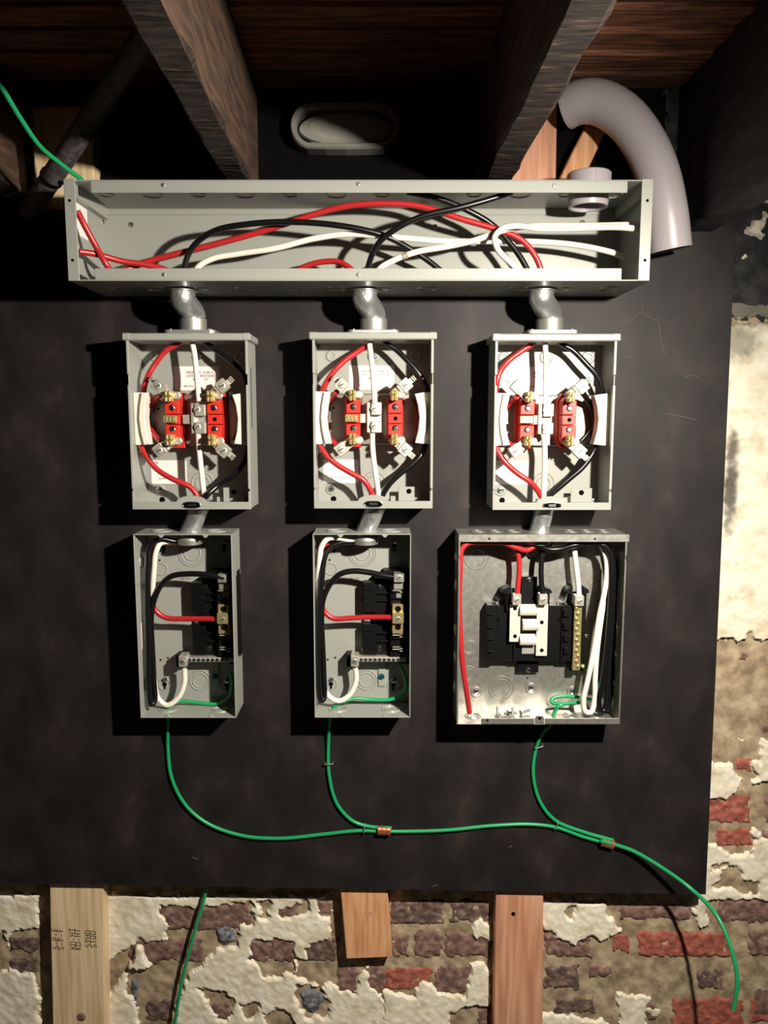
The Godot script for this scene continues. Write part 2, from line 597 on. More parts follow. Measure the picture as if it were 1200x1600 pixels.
# ------------------------------------------------------------------ the place
func _ready() -> void:
	var cam := Camera3D.new()
	cam.name = "camera"
	cam.fov = rad_to_deg(2.0 * atan(800.0 / FOCAL))
	cam.near = 0.05
	cam.far = 40.0
	cam.position = Vector3(0, EYE, CAM_Z)
	cam.rotation.x = -PITCH
	add_child(cam)
	cam.current = true
	var env := Environment.new()
	env.background_mode = Environment.BG_COLOR
	env.background_color = Color(0.02, 0.02, 0.02)
	env.tonemap_mode = Environment.TONE_MAPPER_LINEAR
	env.tonemap_exposure = 1.0
	env.sdfgi_enabled = true
	env.ssao_enabled = true
	env.ssil_enabled = true
	var we := WorldEnvironment.new()
	we.name = "world_environment"
	we.environment = env
	add_child(we)
	# the hand-held work light to the right of the photographer
	var lamp := SpotLight3D.new()
	lamp.name = "work_light"
	lamp.light_color = Color(1.0, 0.965, 0.9)
	lamp.light_energy = 3.25
	lamp.light_size = 0.018
	lamp.spot_range = 12.0
	lamp.spot_attenuation = 2.0
	lamp.spot_angle = 80.0
	lamp.spot_angle_attenuation = 1.0
	lamp.shadow_enabled = true
	add_child(lamp)
	lamp.look_at_from_position(Vector3(0.499, EYE + 0.244, 0.91), Vector3(-0.5, EYE - 0.95, 0))
	materials()
	room()
	back_wall()
	timbers()
	mounting()
	trough()
	meters()
	hubs_and_nipples()
	small_panels()
	breaker_panel()
	conduits()
	line_wires()
	feeder_wires()
	ground_wires()
	loose_screws()

func room() -> void:
	var shells := [["floor", Vector3(-1.7, -0.1, -0.2), Vector3(1.9, 0, 3.4), M.concrete, "grey concrete basement floor below the black board", "floor"],
		["wall_left", Vector3(-1.8, 0, -0.2), Vector3(-1.7, EYE + 0.6, 3.4), M.room, "bare basement side wall left of the black board", "wall"],
		["wall_right", Vector3(1.9, 0, -0.2), Vector3(2.0, EYE + 0.6, 3.4), M.room, "bare basement side wall right of the black board", "wall"],
		["wall_front", Vector3(-1.8, 0, 3.4), Vector3(2.0, EYE + 0.6, 3.5), M.room, "bare basement wall opposite the black board", "wall"]]
	for s: Array in shells:
		var g := G.new()
		g.box(s[1], s[2])
		tag(obj(s[0], g, s[3]), s[4], s[5], "", "structure")
	# the underside of the floor above: boards laid across the joists
	var c := Node3D.new()
	add(c, "ceiling", self)
	tag(c, "dark reddish board subfloor seen between the joists overhead", "ceiling", "", "structure")
	var g := G.new()
	g.box(Vector3(-1.8, EYE + 0.572, -0.3), Vector3(2.0, EYE + 0.64, 3.5))
	obj("upper_deck", g, M.subfloor_dark, c)
	var rng := RandomNumberGenerator.new()
	rng.seed = 5
	var z := -0.05
	while z < 3.3:
		var w := rng.randf_range(0.062, 0.076)
		var b := G.new()
		var y0 := EYE + 0.552 + rng.randf_range(-0.001, 0.002)
		var drop := rng.randf_range(0.004, 0.007)
		b.xf = Transform3D(Basis(Vector3.UP, PI / 2), Vector3(0, 0, 0))
		var prof := PackedVector2Array([Vector2(-z, y0 + 0.004), Vector2(-z - w + 0.006, y0 - drop + 0.004), Vector2(-z - w + 0.002, y0 - drop + 0.006), Vector2(-z - w + 0.002, EYE + 0.574), Vector2(-z, EYE + 0.574)])
		b.prism(prof, -1.65, 1.85)
		obj("board", b, M.subfloor if rng.randf() < 0.55 else M.subfloor_dark, c)
		z += w

func back_wall() -> void:
	var w := Node3D.new()
	add(w, "wall_back", self)
	tag(w, "old brick basement wall with mortar and peeling cream plaster behind the black board", "wall", "", "structure")
	var g := G.new()
	g.box(Vector3(-1.8, 0, -0.3), Vector3(2.0, EYE + 0.57, WALL - 0.006))
	obj("masonry", g, M.mortar, w)
	# smeared mortar where the board leaves the wall open
	put("mortar", layer(rect(-1.1, EYE - 1.42, 1.1, EYE - 0.82), [], WALL - 0.003, 0.003, 0.007, 0.002, 0.0035, 70), M.mortar, w)
	put("mortar", layer(rect(0.52, EYE - 0.83, 1.1, EYE + 0.2), [], WALL - 0.003, 0.003, 0.007, 0.002, 0.0035, 71), M.mortar, w)
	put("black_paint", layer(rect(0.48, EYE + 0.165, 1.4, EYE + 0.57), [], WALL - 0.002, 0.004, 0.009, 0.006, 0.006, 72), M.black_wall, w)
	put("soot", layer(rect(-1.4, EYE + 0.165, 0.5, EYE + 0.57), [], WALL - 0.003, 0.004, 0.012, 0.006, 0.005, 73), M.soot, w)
	# bricks that show: x0, y0, x1, y1 in the photograph, and which clay
	var R: Material = M.brick_red
	var V: Material = M.brick_mauve
	var D: Material = M.brick_dark
	var seen := [[248, 1408, 394, 1454, V], [200, 1466, 318, 1504, V], [386, 1465, 462, 1502, V], [430, 1410, 470, 1436, V], [475, 1464, 530, 1502, D], [492, 1406, 520, 1432, V],
		[525, 1508, 562, 1552, V], [572, 1510, 606, 1552, V], [330, 1566, 364, 1594, V], [575, 1572, 606, 1606, V], [228, 1560, 272, 1596, D], [14, 1462, 62, 1488, D], [12, 1495, 60, 1520, D],
		[608, 1405, 696, 1444, D], [702, 1405, 766, 1442, D], [600, 1460, 641, 1496, V], [646, 1452, 692, 1497, V], [694, 1456, 768, 1496, V], [598, 1511, 677, 1547, R], [678, 1510, 736, 1554, V],
		[849, 1455, 926, 1496, V], [956, 1456, 984, 1488, R], [994, 1454, 1143, 1496, R], [1168, 1454, 1214, 1494, V], [849, 1509, 906, 1546, D], [916, 1508, 956, 1528, V], [1088, 1514, 1132, 1546, D],
		[1050, 1558, 1162, 1606, R], [1168, 1560, 1214, 1598, R], [1006, 1566, 1026, 1594, V], [968, 1412, 1082, 1438, V], [1118, 1404, 1214, 1442, V], [864, 1558, 930, 1584, D], [744, 1572, 768, 1606, V],
		[1145, 1183, 1174, 1207, R], [1100, 1240, 1172, 1287, R], [1116, 1294, 1176, 1322, R], [1190, 1128, 1214, 1148, V], [1192, 1296, 1214, 1330, V], [1150, 1022, 1170, 1036, V], [1196, 1352, 1214, 1386, V]]
	var k := 0
	for b: Array in seen:
		var p := flat([b[0], b[1], b[2], b[1], b[2], b[3], b[0], b[3]], 0, 0, 1, WALL)
		put("brick", layer(p, [], WALL - 0.0015, 0.0035, 0.0045, 0.0055, 0.003, 100 + k), b[4], w)
		k += 1
	# the same wall goes on beyond the frame
	var rng := RandomNumberGenerator.new()
	rng.seed = 9
	for row in 11:
		var y := EYE - 1.46 + row * 0.068
		for col in 11:
			var x := -1.2 + col * 0.215 + (0.1 if row % 2 else 0.0)
			var out_of_frame := x + 0.2 < -0.74 or x > 0.735 or y + 0.06 < EYE - 1.24
			if not out_of_frame or rng.randf() < 0.25 or (y > EYE - 0.85 and x < 0.6):
				continue
			put("brick", layer(rect(x, y, x + 0.2, y + 0.056), [], WALL - 0.001, 0.004, 0.009, 0.005, 0.003, 300 + row * 13 + col), [R, V, D, V][rng.randi() % 4], w)
	for s: Array in [[372, 1438, 334, 1482], [509, 1540, 466, 1584], [220, 1520, 201, 1582]]:
		var x0: float = minf(s[0], s[2])
		var x1: float = maxf(s[0], s[2])
		put("stone", layer(flat([x0, s[1] + 8, (x0 + x1) / 2, s[1], x1, s[1] + 14, x1 - 2, s[3] - 8, (x0 + x1) / 2, s[3], x0 + 3, s[3] - 10], 0, 0, 1, WALL), [], WALL - 0.001, 0.007, 0.004, 0.004, 0.004, 400 + x0, 0.012), M.blue_stone, w)
	# plaster that still clings to the bricks
	var Z := WALL + 0.003
	var L := func(p: Array) -> PackedVector2Array: return flat(p, 0, 1350, 2, Z)
	var Q := func(p: Array) -> PackedVector2Array: return flat(p, 600, 1350, 2, Z)
	var S := func(p: Array) -> PackedVector2Array: return flat(p, 1040, 860, 2.857, Z)
	var T := func(p: Array) -> PackedVector2Array: return flat(p, 1040, 0, 3.333, Z)
	var patches := [
		[L.call([280, 60, 1035, 60, 1035, 235, 960, 262, 955, 300, 925, 300, 930, 345, 965, 372, 1045, 380, 1105, 405, 1128, 330, 1150, 322, 1160, 385, 1215, 430, 1215, 560, 280, 560]),
			[L.call([500, 132, 640, 140, 785, 118, 788, 185, 745, 190, 740, 258, 680, 262, 640, 300, 590, 340, 560, 400, 545, 480, 535, 520, 440, 520, 430, 430, 398, 410, 395, 335, 340, 400, 324, 320, 440, 240, 522, 245, 528, 200]),
			L.call([785, 248, 860, 235, 915, 245, 922, 330, 880, 352, 820, 350, 810, 312, 783, 300]), L.call([870, 142, 930, 130, 962, 112, 968, 145, 900, 170, 880, 168]), L.call([990, 115, 1040, 100, 1040, 165, 1005, 158]),
			L.call([622, 390, 700, 395, 728, 420, 722, 480, 680, 484, 664, 450, 640, 418]), L.call([750, 438, 808, 438, 800, 470, 770, 488]), L.call([925, 388, 960, 374, 1005, 398, 1030, 440, 1020, 476, 960, 478, 930, 436]),
			L.call([812, 118, 838, 116, 836, 172, 818, 168]), L.call([330, 60, 1040, 60, 1040, 96, 700, 92, 480, 100, 330, 88]), L.call([830, 470, 880, 450, 920, 500, 920, 560, 840, 560])], 0.006],
		[L.call([-80, 90, 122, 94, 124, 205, 72, 206, 36, 216, 22, 262, 34, 330, 100, 338, 128, 420, 128, 560, -80, 560]), [L.call([-90, 205, 10, 215, 24, 262, 26, 330, -90, 340])], 0.006],
		[L.call([428, 243, 476, 318, 398, 334]), [], 0.013],
		[Q.call([-8, 390, 90, 412, 105, 372, 150, 370, 172, 402, 250, 412, 270, 312, 300, 300, 340, 330, 340, 440, 280, 450, 250, 445, 210, 470, 200, 560, -8, 560]), [], 0.007],
		[Q.call([262, 202, 300, 172, 340, 186, 340, 238, 288, 238]), [], 0.006],
		[Q.call([480, 104, 692, 118, 702, 160, 742, 208, 682, 242, 650, 226, 600, 252, 560, 236, 520, 216, 480, 190]), [Q.call([570, 130, 592, 140, 590, 168, 574, 166])], 0.007],
		[Q.call([724, 398, 838, 418, 820, 470, 826, 560, 738, 560]), [], 0.005],
		[Q.call([962, 90, 1012, 92, 1018, 190, 990, 204, 968, 168]), [], 0.006],
		[Q.call([480, 470, 540, 468, 690, 490, 724, 560, 480, 560]), [], 0.005],
		[Q.call([812, 448, 860, 442, 880, 470, 840, 480]), [], 0.003],
		[flat([1090, 520, 1145, 505, 1300, 498, 1300, 996, 1180, 1003, 1140, 1000, 1090, 1003], 0, 0, 1, Z), [flat([1162, 1012, 1172, 990, 1186, 1010], 0, 0, 1, Z)], 0.009],
		[flat([1090, 474, 1130, 470, 1300, 474, 1300, 494, 1090, 500], 0, 0, 1, Z), [], 0.004],
		[S.call([150, 945, 290, 945, 348, 1020, 332, 1062, 270, 1112, 150, 1105]), [], 0.007],
		[S.call([374, 932, 420, 945, 418, 900, 440, 850, 700, 800, 700, 1050, 440, 1042, 388, 1042, 412, 1002, 384, 970]), [], 0.007],
		[S.call([120, 1285, 180, 1300, 250, 1322, 300, 1352, 380, 1352, 402, 1290, 368, 1265, 400, 1238, 442, 1282, 700, 1330, 700, 1565, 120, 1565]), [S.call([212, 1410, 272, 1400, 252, 1434, 218, 1432]), S.call([250, 1450, 320, 1400, 344, 1480, 412, 1478, 412, 1532, 330, 1532, 300, 1512, 218, 1502])], 0.006],
		[S.call([322, 836, 356, 848, 342, 872]), [], 0.004],
		[T.call([350, 1060, 430, 995, 500, 955, 620, 950, 620, 1064, 450, 1052]), [T.call([465, 1010, 510, 1005, 520, 1030, 480, 1035])], 0.008],
		[T.call([418, 1180, 470, 1150, 512, 1106, 530, 1130, 502, 1212, 540, 1222, 440, 1244, 420, 1222]), [], 0.012],
		[T.call([384, 1318, 470, 1306, 402, 1346]), [], 0.006]]
	k = 0
	var px := func(x: float, y: float) -> Vector2: return Vector2(at(x, y, Z).x, at(x, y, Z).y)
	var marks := [[px.call(1139, 765), Vector2(0.016, 0.1), 0.16], [px.call(1142, 700), Vector2(0.014, 0.045), 0.2], [px.call(1180, 480), Vector2(0.12, 0.045), 0.2], [px.call(1150, 535), Vector2(0.05, 0.04), 0.45]]
	for p: Array in patches:
		put("plaster_patch", layer(p[0], p[1], WALL, p[2], 0.0032, 0.006, 0.0015, 500 + k, 0.004, marks if k == 10 or k == 11 else []), M.plaster, w)
		k += 1

func timbers() -> void:
	# old joists, running from the wall towards the room
	var js := [["rough dark floor joist above the left end of the trough, nearer the middle", -0.2585, -0.2165, 0.375, 0.028],
		["rough dark floor joist above the right end of the trough, beside the pink stud", 0.159, 0.2055, 0.375, 0.013],
		["rough floor joist at the far left beyond the old slanting pipe", -0.66, -0.605, 0.372, 0.02]]
	var k := 0
	for j: Array in js:
		var g := timber(j[1], j[2], EYE + j[3], EYE + 0.556, WALL + 0.002, 3.38, j[4], 0.004, 40 + k)
		# the sides are cleaner than the scarred underside
		var parts := [G.new(), G.new()]
		for i in range(0, g.v.size(), 3):
			var side := 1 if absf(g.n[i].x) > 0.8 else 0
			for q in 3:
				parts[side].v.append(g.v[i + q])
				parts[side].n.append(g.n[i + q])
		var t := thing("floor_joist", Vector3((j[1] + j[2]) / 2.0, EYE + j[3], WALL), j[0], "joist", "floor joists overhead")
		obj("underside", parts[0], M.joist, t, t.position)
		obj("side_face", parts[1], M.joist_side, t, t.position)
		k += 1
	var b := timber(0.506, 0.56, EYE + 0.31, EYE + 0.556, WALL + 0.002, 3.38, 0.0, 0.003, 47)
	tag(obj("floor_joist", b, M.black_wood, self, Vector3(0.533, EYE + 0.31, WALL)), "deep black painted floor joist at the upper right beside the grey elbow", "joist", "floor joists overhead")
	# studs between wall and board
	var st := [["wall_stud", [50, 166, 145, 166, 161, 1385, 167, 1822, 87, 1822, 77, 1385], M.pine, "pale pine stud at the left edge with black grade stamps below the board", "stud"],
		["wall_stud", [792, 150, 871, 150, 849, 1395, 847, 1822, 767, 1822, 775, 1395], M.pink, "pinkish wood stud running behind the board right of the middle", "stud"],
		["wood_block", [528, 1345, 602, 1345, 613, 1496, 541, 1499], M.orange, "short orange wood block hanging below the bottom edge of the board", "block"],
		["brace_block", [921, 186, 952, 193, 922, 258, 912, 285, 872, 285, 893, 240], M.orange, "short slanting brown wood brace under the grey elbow above the trough", "brace"]]
	for s: Array in st:
		var p := flat(s[1], 0, 0, 1, -0.0135)
		var o := Vector3(p[0].x, p[p.size() - 1].y, -0.0135)
		var g := G.new()
		g.prism(shifted(p, o), WALL + 0.001 + 0.0135, 0.0, 0.002)
		var t := thing(s[0], o, s[3], s[4])
		obj("timber", g, s[2], t)
		if s[2] == M.pine:
			var kn := G.new()
			kn.lathe([Vector2(0.009, 0), Vector2(0.009, 0.0006), Vector2(0.004, 0.0012), Vector2(0, 0.0009)], facing(at(127, 1589, -0.0135) - o), 18)
			obj("knot", kn, M.brick_mauve, t)
			for c: Array in [[88, 1464, "S-P-F"], [115, 1464, "KD-HT"], [139, 1464, "STUD"]]:
				text(t, c[2], at(c[0] - 1, c[1] + 3, -0.0135) - o, 0.0115, PI / 2, "grade_stamp", M.dark, "Droid Sans Mono")
				text(t, c[2], at(c[0] + 7, c[1] + 4, -0.0135) - o, 0.0115, PI / 2, "grade_stamp", M.dark, "Droid Sans Mono")
		if s[2] == M.orange and s[0] == "wood_block":
			var kn2 := G.new()
			kn2.lathe([Vector2(0.006, 0), Vector2(0.006, 0.0005), Vector2(0, 0.0008)], facing(at(577, 1426, -0.0135) - o), 16)
			obj("knot", kn2, M.pink, t)
		if s[2] == M.pink:
			screw(t, at(802, 1428, -0.0135) - o, 0.004, 0.001, M.dark)

func mounting() -> void:
	var p := flat([-230, 319, 1150, 352, 1103, 1398, -140, 1378], 0, 0, 1, 0.0)
	var o := Vector3(0, p[2].y, 0)
	var g := G.new()
	g.prism(shifted(p, o), -0.0125, 0.0, 0.0008)
	tag(obj("mounting_board", g, M.board, self), "large black painted plywood board carrying all the electrical boxes", "board").position = o
	var board := get_node("mounting_board")
	for sc: Array in [[[948, 516, 965, 510, 985, 500, 1000, 488]], [[1000, 488, 1015, 496, 1028, 502, 1032, 530, 1040, 556]], [[1004, 482, 1003, 474]], [[1035, 646, 1060, 650, 1088, 656]], [[975, 556, 988, 560]], [[300, 1400 - 60, 310, 1342]], [[676, 1385, 684, 1382]], [[795, 1324, 801, 1321]], [[1068, 590, 1080, 586, 1092, 590]]]:
		var pts := []
		for i in range(0, sc[0].size(), 2):
			pts.append(at(sc[0][i], sc[0][i + 1], -0.0001))
		var sg := G.new()
		sg.tube(curve(pts, 5), 0.0009, 6)
		put("scuff_mark", sg.mesh(o), M.scuff, board)

# ------------------------------------------------------------------ the trough
func trough() -> void:
	var o := Vector3(-0.038, EYE + 0.2025, 0)
	var t := thing("wiring_trough", o, "long grey open metal wiring trough across the top of the board", "trough")
	var W := 0.4385
	var H := 0.146
	var D := 0.155
	var th := 0.002
	var g := G.new()
	g.box(Vector3(-W, 0, 0.0005), Vector3(W, H, 0.0025))
	obj("back_panel", g, M.paint, t)
	g = G.new()
	g.box(Vector3(-W, H - th, 0), Vector3(W, H, D), 0.0006)
	g.box(Vector3(-W + 0.04, H - 0.0185, D - th), Vector3(W - 0.038, H - th, D), 0.0006)
	g.box(Vector3(-W, H - 0.012, 0.003), Vector3(W, H - th, 0.005))
	obj("top_panel", g, M.paint, t)
	g = G.new()
	g.box(Vector3(-W, 0, 0), Vector3(W, th, D), 0.0006)
	g.box(Vector3(-W + 0.04, th, D - th), Vector3(W - 0.042, 0.0185, D), 0.0006)
	obj("bottom_panel", g, M.paint, t)
	for s: float in [-1.0, 1.0]:
		g = G.new()
		g.box(Vector3(s * W, 0, 0), Vector3(s * (W - th), H, D), 0.0006)
		g.box(Vector3(s * W, 0, D - 0.001), Vector3(s * (W - 0.017), H + 0.001, D + 0.001), 0.0006)
		g.box(Vector3(s * (W - th), H - 0.02, 0.004), Vector3(s * (W - 0.012), H - th, D - 0.004), 0.0006)
		g.box(Vector3(s * (W - th), th, 0.004), Vector3(s * (W - 0.012), th + 0.003, D - 0.004), 0.0006)
		var e := obj("end_plate", g, M.paint, t)
		screw(e, Vector3(s * (W - 0.008), H - 0.03, D + 0.001), 0.0022, 0.0006, M.dark)
		screw(e, Vector3(s * (W - 0.008), 0.03, D + 0.001), 0.0022, 0.0006, M.dark)
	for q: Array in [[255, 289], [560, 287.5], [866, 290], [256, 429], [560, 429], [863, 432]]:
		screw(t, at(q[0], q[1], D) - o, 0.0032, 0.0012, M.hub)
	for q: Array in [[160, 347], [205, 351], [430, 356], [680, 354], [910, 348]]:
		screw(t, at(q[0], q[1], 0.003) - o, 0.0042, 0.0022)
	for i in 12:
		var x := -0.4 + i * 0.0725
		var r := 0.0165 if i % 2 else 0.0115
		if absf(x - 0.36) > 0.03:
			knockout(t, Vector3(x, H - th, 0.085), [r], M.paint, Vector3.DOWN)
		knockout(t, Vector3(x, th, 0.085), [r], M.paint, Vector3.UP)
		knockout(t, Vector3(x, 0, 0.085), [r], M.galv, Vector3.DOWN)
	g = G.new()
	g.box(Vector3(-W + th, 0.076, 0.074), Vector3(-W + th + 0.0005, 0.124, 0.12))
	obj("blank_label", g, M.paper, t)

# ------------------------------------------------------------------ meter sockets
const MO := Vector3(-0.018, 1.347, 0)

func mm(X: float, Y: float, z: float) -> Vector3:
	return at(460 + X / 4.0, 440 + Y / 4.0, z) - MO

func mpoly(p: Array, z: float) -> PackedVector2Array:
	return shifted(flat(p, 460, 440, 4, z), MO)

func mbox(g: G, X0: float, Y0: float, X1: float, Y1: float, z0: float, z1: float, ch := 0.0008) -> void:
	var a: Vector3 = mm(X0, Y0, z1)
	var b := mm(X1, Y1, z1)
	g.box(Vector3(a.x, a.y, z0), Vector3(b.x, b.y, z1), ch)

func meters() -> void:
	var grp := "open meter sockets in a row on the black board"
	var t := thing("meter_socket", MO, "middle grey open meter socket with red terminal blocks, above the second load centre", "meter socket", grp)
	var W := 0.0985
	var H := 0.277
	var D := 0.08
	var g := G.new()
	g.box(Vector3(-W, 0, 0.0), Vector3(W, H, 0.003))
	obj("back_plate", g, M.paint, t)
	for s: float in [-1.0, 1.0]:
		g = G.new()
		g.box(Vector3(s * W, 0, 0), Vector3(s * (W - 0.0018), H, D - 0.004), 0.0005)
		# the rolled front edge, cut back where the cover ring sits
		for seg: Array in [[0.0, 0.03], [0.034, 0.205], [0.222, H]]:
			g.box(Vector3(s * (W + 0.0004), seg[0], D - 0.006), Vector3(s * (W - 0.004), seg[1], D), 0.0008)
		obj("side_wall", g, M.paint, t)
	g = G.new()
	g.box(Vector3(-W - 0.005, H - 0.001, 0), Vector3(W + 0.005, H + 0.0105, D + 0.003), 0.0018)
	g.box(Vector3(-W - 0.0054, H - 0.001, D - 0.02), Vector3(-W + 0.008, H + 0.0109, D + 0.0034), 0.0018)
	g.box(Vector3(W - 0.008, H - 0.001, D - 0.02), Vector3(W + 0.0054, H + 0.0109, D + 0.0034), 0.0018)
	obj("hood", g, M.paint, t)
	g = G.new()
	g.box(Vector3(-W, 0, 0), Vector3(W, 0.002, D), 0.0005)
	var lip := PackedVector2Array([Vector2(-W, 0), Vector2(W, 0), Vector2(W, 0.0125), Vector2(0.026, 0.0125)])
	for i in 9:
		var a := PI * (0.18 + 0.64 * i / 8.0)
		lip.append(Vector2(0.027 * cos(a), 0.0105 + 0.0125 * sin(a)))
	lip.append_array(PackedVector2Array([Vector2(-0.026, 0.0125), Vector2(-W, 0.0125)]))
	g.prism(lip, D - 0.0018, D + 0.0004, 0.0005)
	var bl := obj("bottom_lip", g, M.paint, t)
	var slot := PackedVector2Array()
	for i in 20:
		var a := TAU * i / 20.0
		slot.append(Vector2(0.0115 * signf(cos(a)) * absf(cos(a)) ** 0.5 + 0.0035 * cos(a), 0.0075 + 0.005 * sin(a)))
	g = G.new()
	g.prism(slot, D + 0.0004, D + 0.0009)
	var sl := obj("seal_slot", g, M.dark, bl)
	g = G.new()
	var loop := []
	for q in slot:
		loop.append(Vector3(q.x, q.y, D + 0.001))
	loop.append(loop[0])
	g.tube(PackedVector3Array(loop), 0.0009, 8)
	g.box(Vector3(-0.006, 0.006, D), Vector3(0.007, 0.0095, D + 0.002), 0.0006)
	obj("seal_ring", g, M.steel, bl)
	# pressed steel bridge that carries the terminals
	g = G.new()
	mbox(g, 205, 700, 790, 1020, 0.003, 0.013, 0.002)
	obj("terminal_bridge", g, M.bare, t)
	dimple(t, mm(232, 465, 0.003), 0.0085, M.paint)
	dimple(t, mm(760, 465, 0.003), 0.0095, M.paint)
	dimple(t, mm(495, 465, 0.003), 0.0095, M.paint)
	screw(t, mm(498, 463, 0.006), 0.0055, 0.002, M.steel, Vector3.BACK, "mounting_screw")
	dimple(t, mm(230, 1297, 0.003), 0.0085, M.paint)
	screw(t, mm(230, 1293, 0.006), 0.0058, 0.0025, M.steel, Vector3.BACK, "mounting_screw")
	screw(t, mm(245, 1358, 0.003), 0.005, 0.0012, M.dark, Vector3.BACK, "mounting_screw")
	screw(t, mm(800, 1360, 0.02), 0.004, 0.0025, M.steel, Vector3.BACK, "mounting_screw")
	knockout(t, mm(500, 1255, 0.003), [0.012, 0.019], M.paint)
	hole(t, mm(245, 790, 0.0132), 0.002)
	# white guards at both sides
	for s in 2:
		var poly := [116, 686, 225, 688, 208, 770, 200, 850, 208, 930, 232, 1010, 150, 1018, 116, 1016] if s == 0 else [752, 702, 870, 686, 870, 1018, 755, 1008, 775, 930, 783, 850, 773, 772]
		var rim := [184, 690, 226, 688, 209, 770, 201, 850, 209, 930, 233, 1012, 190, 1016, 172, 930, 164, 850, 170, 770] if s == 0 else [752, 702, 806, 692, 820, 770, 826, 850, 820, 930, 804, 1014, 755, 1008, 775, 930, 783, 850, 773, 772]
		g = G.new()
		var plate := mpoly(poly, 0.06)
		for i in plate.size():
			plate[i].x = clampf(plate[i].x, -W + 0.0019, W - 0.0019)
		g.prism(plate, 0.052, 0.06, 0.001)
		var gd := obj("white_guard", g, M.white_plastic, t)
		g = G.new()
		g.prism(mpoly(rim, 0.066), 0.04, 0.066, 0.0014)
		obj("guard_rim", g, M.white_plastic, gd)
	# red blocks with their jaws
	for s in 2:
		var x0 := 324.0 if s == 0 else 586.0
		g = G.new()
		var ox := -6.0
		g.prism(mpoly([x0 - 10, 735, x0 + 20, 690, x0 + 95, 690, x0 + 100 + ox, 740, x0 + 100 + ox, 985, x0 + 95, 1035, x0 + 20, 1035, x0 - 10, 990], 0.03), 0.006, 0.03, 0.0015)
		g.prism(mpoly([x0, 735, x0 + 18, 715, x0 + 88, 715, x0 + 88, 822, x0, 822], 0.058), 0.03, 0.058, 0.001)
		g.prism(mpoly([x0, 826, x0 + 88, 826, x0 + 88, 886, x0, 886], 0.056), 0.03, 0.056, 0.001)
		g.prism(mpoly([x0, 890, x0 + 88, 890, x0 + 88, 1008, x0 + 18, 1008, x0, 990], 0.058), 0.03, 0.058, 0.001)
		var rb := obj("red_terminal_block", g, M.red_plastic, t)
		hole(rb, mm(x0 + 46, 855, 0.056), 0.0035)
		for y: float in [783.0, 917.0]:
			hole(rb, mm(x0 + 44, y, 0.058), 0.0052)
			screw(rb, mm(x0 + 46, y + 2, 0.0584), 0.0042, 0.001)
		for y: float in [710.0, 985.0]:
			g = G.new()
			var xc := x0 + 40
			for dx: float in [-13.0, 9.0]:
				for dy: float in [-19.0, 19.0]:
					mbox(g, xc + dx - 8, y + dy - 17, xc + dx + 8, y + dy + 17, 0.058, 0.081, 0.0018)
			mbox(g, xc - 24, y - 33, xc + 22, y + 33, 0.058, 0.07, 0.001)
			obj("jaw_clip", g, M.brass, t)
			g = G.new()
			g.lathe([Vector2(0.0075, 0), Vector2(0.0075, 0.004), Vector2(0.0055, 0.006), Vector2(0, 0.006)], facing(mm(xc + 42, y + (6 if y > 800 else -4), 0.06)), 6)
			obj("hex_nut", g, M.tin, t)
	# silver lugs set on the slant
	for q: Array in [[293, 645, 137.0, 360, 705], [697, 645, 40.0, 625, 705], [290, 1050, 217.0, 362, 988], [694, 1052, -42.0, 622, 990]]:
		var p := mm(q[0], q[1], 0.068)
		var inner := mm(q[3], q[4], 0.06)
		var tr := Transform3D(Basis(Vector3.BACK, deg_to_rad(q[2])), Vector3(p.x, p.y, 0))
		g = G.new()
		g.xf = tr
		var reach := Vector2(inner.x - p.x, inner.y - p.y).length()
		g.box(Vector3(-reach - 0.006, -0.008, 0.058), Vector3(0.004, 0.008, 0.062), 0.0008)
		g.box(Vector3(-0.0095, -0.0102, 0.058), Vector3(0.0085, 0.0102, 0.0705), 0.0012)
		g.box(Vector3(-0.0135, -0.0085, 0.058), Vector3(-0.0095, 0.0085, 0.068), 0.0008)
		g.box(Vector3(0.006, -0.0048, 0.0535), Vector3(0.0195, 0.0048, 0.0567), 0.0006)
		g.box(Vector3(0.015, -0.0048, 0.0567), Vector3(0.0165, 0.0048, 0.0617), 0.0004)
		g.box(Vector3(0.018, -0.0048, 0.0567), Vector3(0.0195, 0.0048, 0.063), 0.0004)
		var lg := obj("lug", g, M.tin, t)
		screw(lg, tr * Vector3(-0.0005, 0, 0.0705), 0.0058, 0.0012, M.tin)
	# neutral block and its strap
	g = G.new()
	mbox(g, 452, 753, 545, 945, 0.013, 0.05)
	mbox(g, 452, 753, 476, 945, 0.05, 0.058, 0.0012)
	mbox(g, 480, 753, 546, 834, 0.05, 0.062, 0.0012)
	mbox(g, 480, 872, 546, 945, 0.05, 0.062, 0.0012)
	var nb := obj("neutral_block", g, M.tin, t)
	screw(nb, mm(496, 795, 0.062), 0.0055, 0.0012, M.tin)
	screw(nb, mm(496, 902, 0.062), 0.0055, 0.0012, M.tin)
	g = G.new()
	mbox(g, 396, 826, 460, 884, 0.05, 0.053)
	obj("bonding_plate", g, M.tin, t)
	g = G.new()
	mbox(g, 318, 831, 398, 876, 0.058, 0.064)
	for x: float in [328.0, 350.0, 372.0]:
		mbox(g, x, 838, x + 15, 868, 0.064, 0.0655, 0.0006)
	obj("bonding_clip", g, M.brass, t)
	# stickers
	g = G.new()
	mbox(g, 342, 524, 624, 674, 0.003, 0.0034, 0.0)
	var lab := obj("paper_label", g, M.paper, t)
	text(lab, "UNDERWR   K-ML.G", mm(502, 562, 0.0036), 0.0042)
	text(lab, "LATEST    REVISION", mm(506, 584, 0.0036), 0.0042)
	text(lab, "MAR      P2", mm(506, 606, 0.0036), 0.0042)
	text(lab, "MADE IN U.S.A.", mm(440, 648, 0.0036), 0.0024)
	g = G.new()
	var rr := PackedVector2Array()
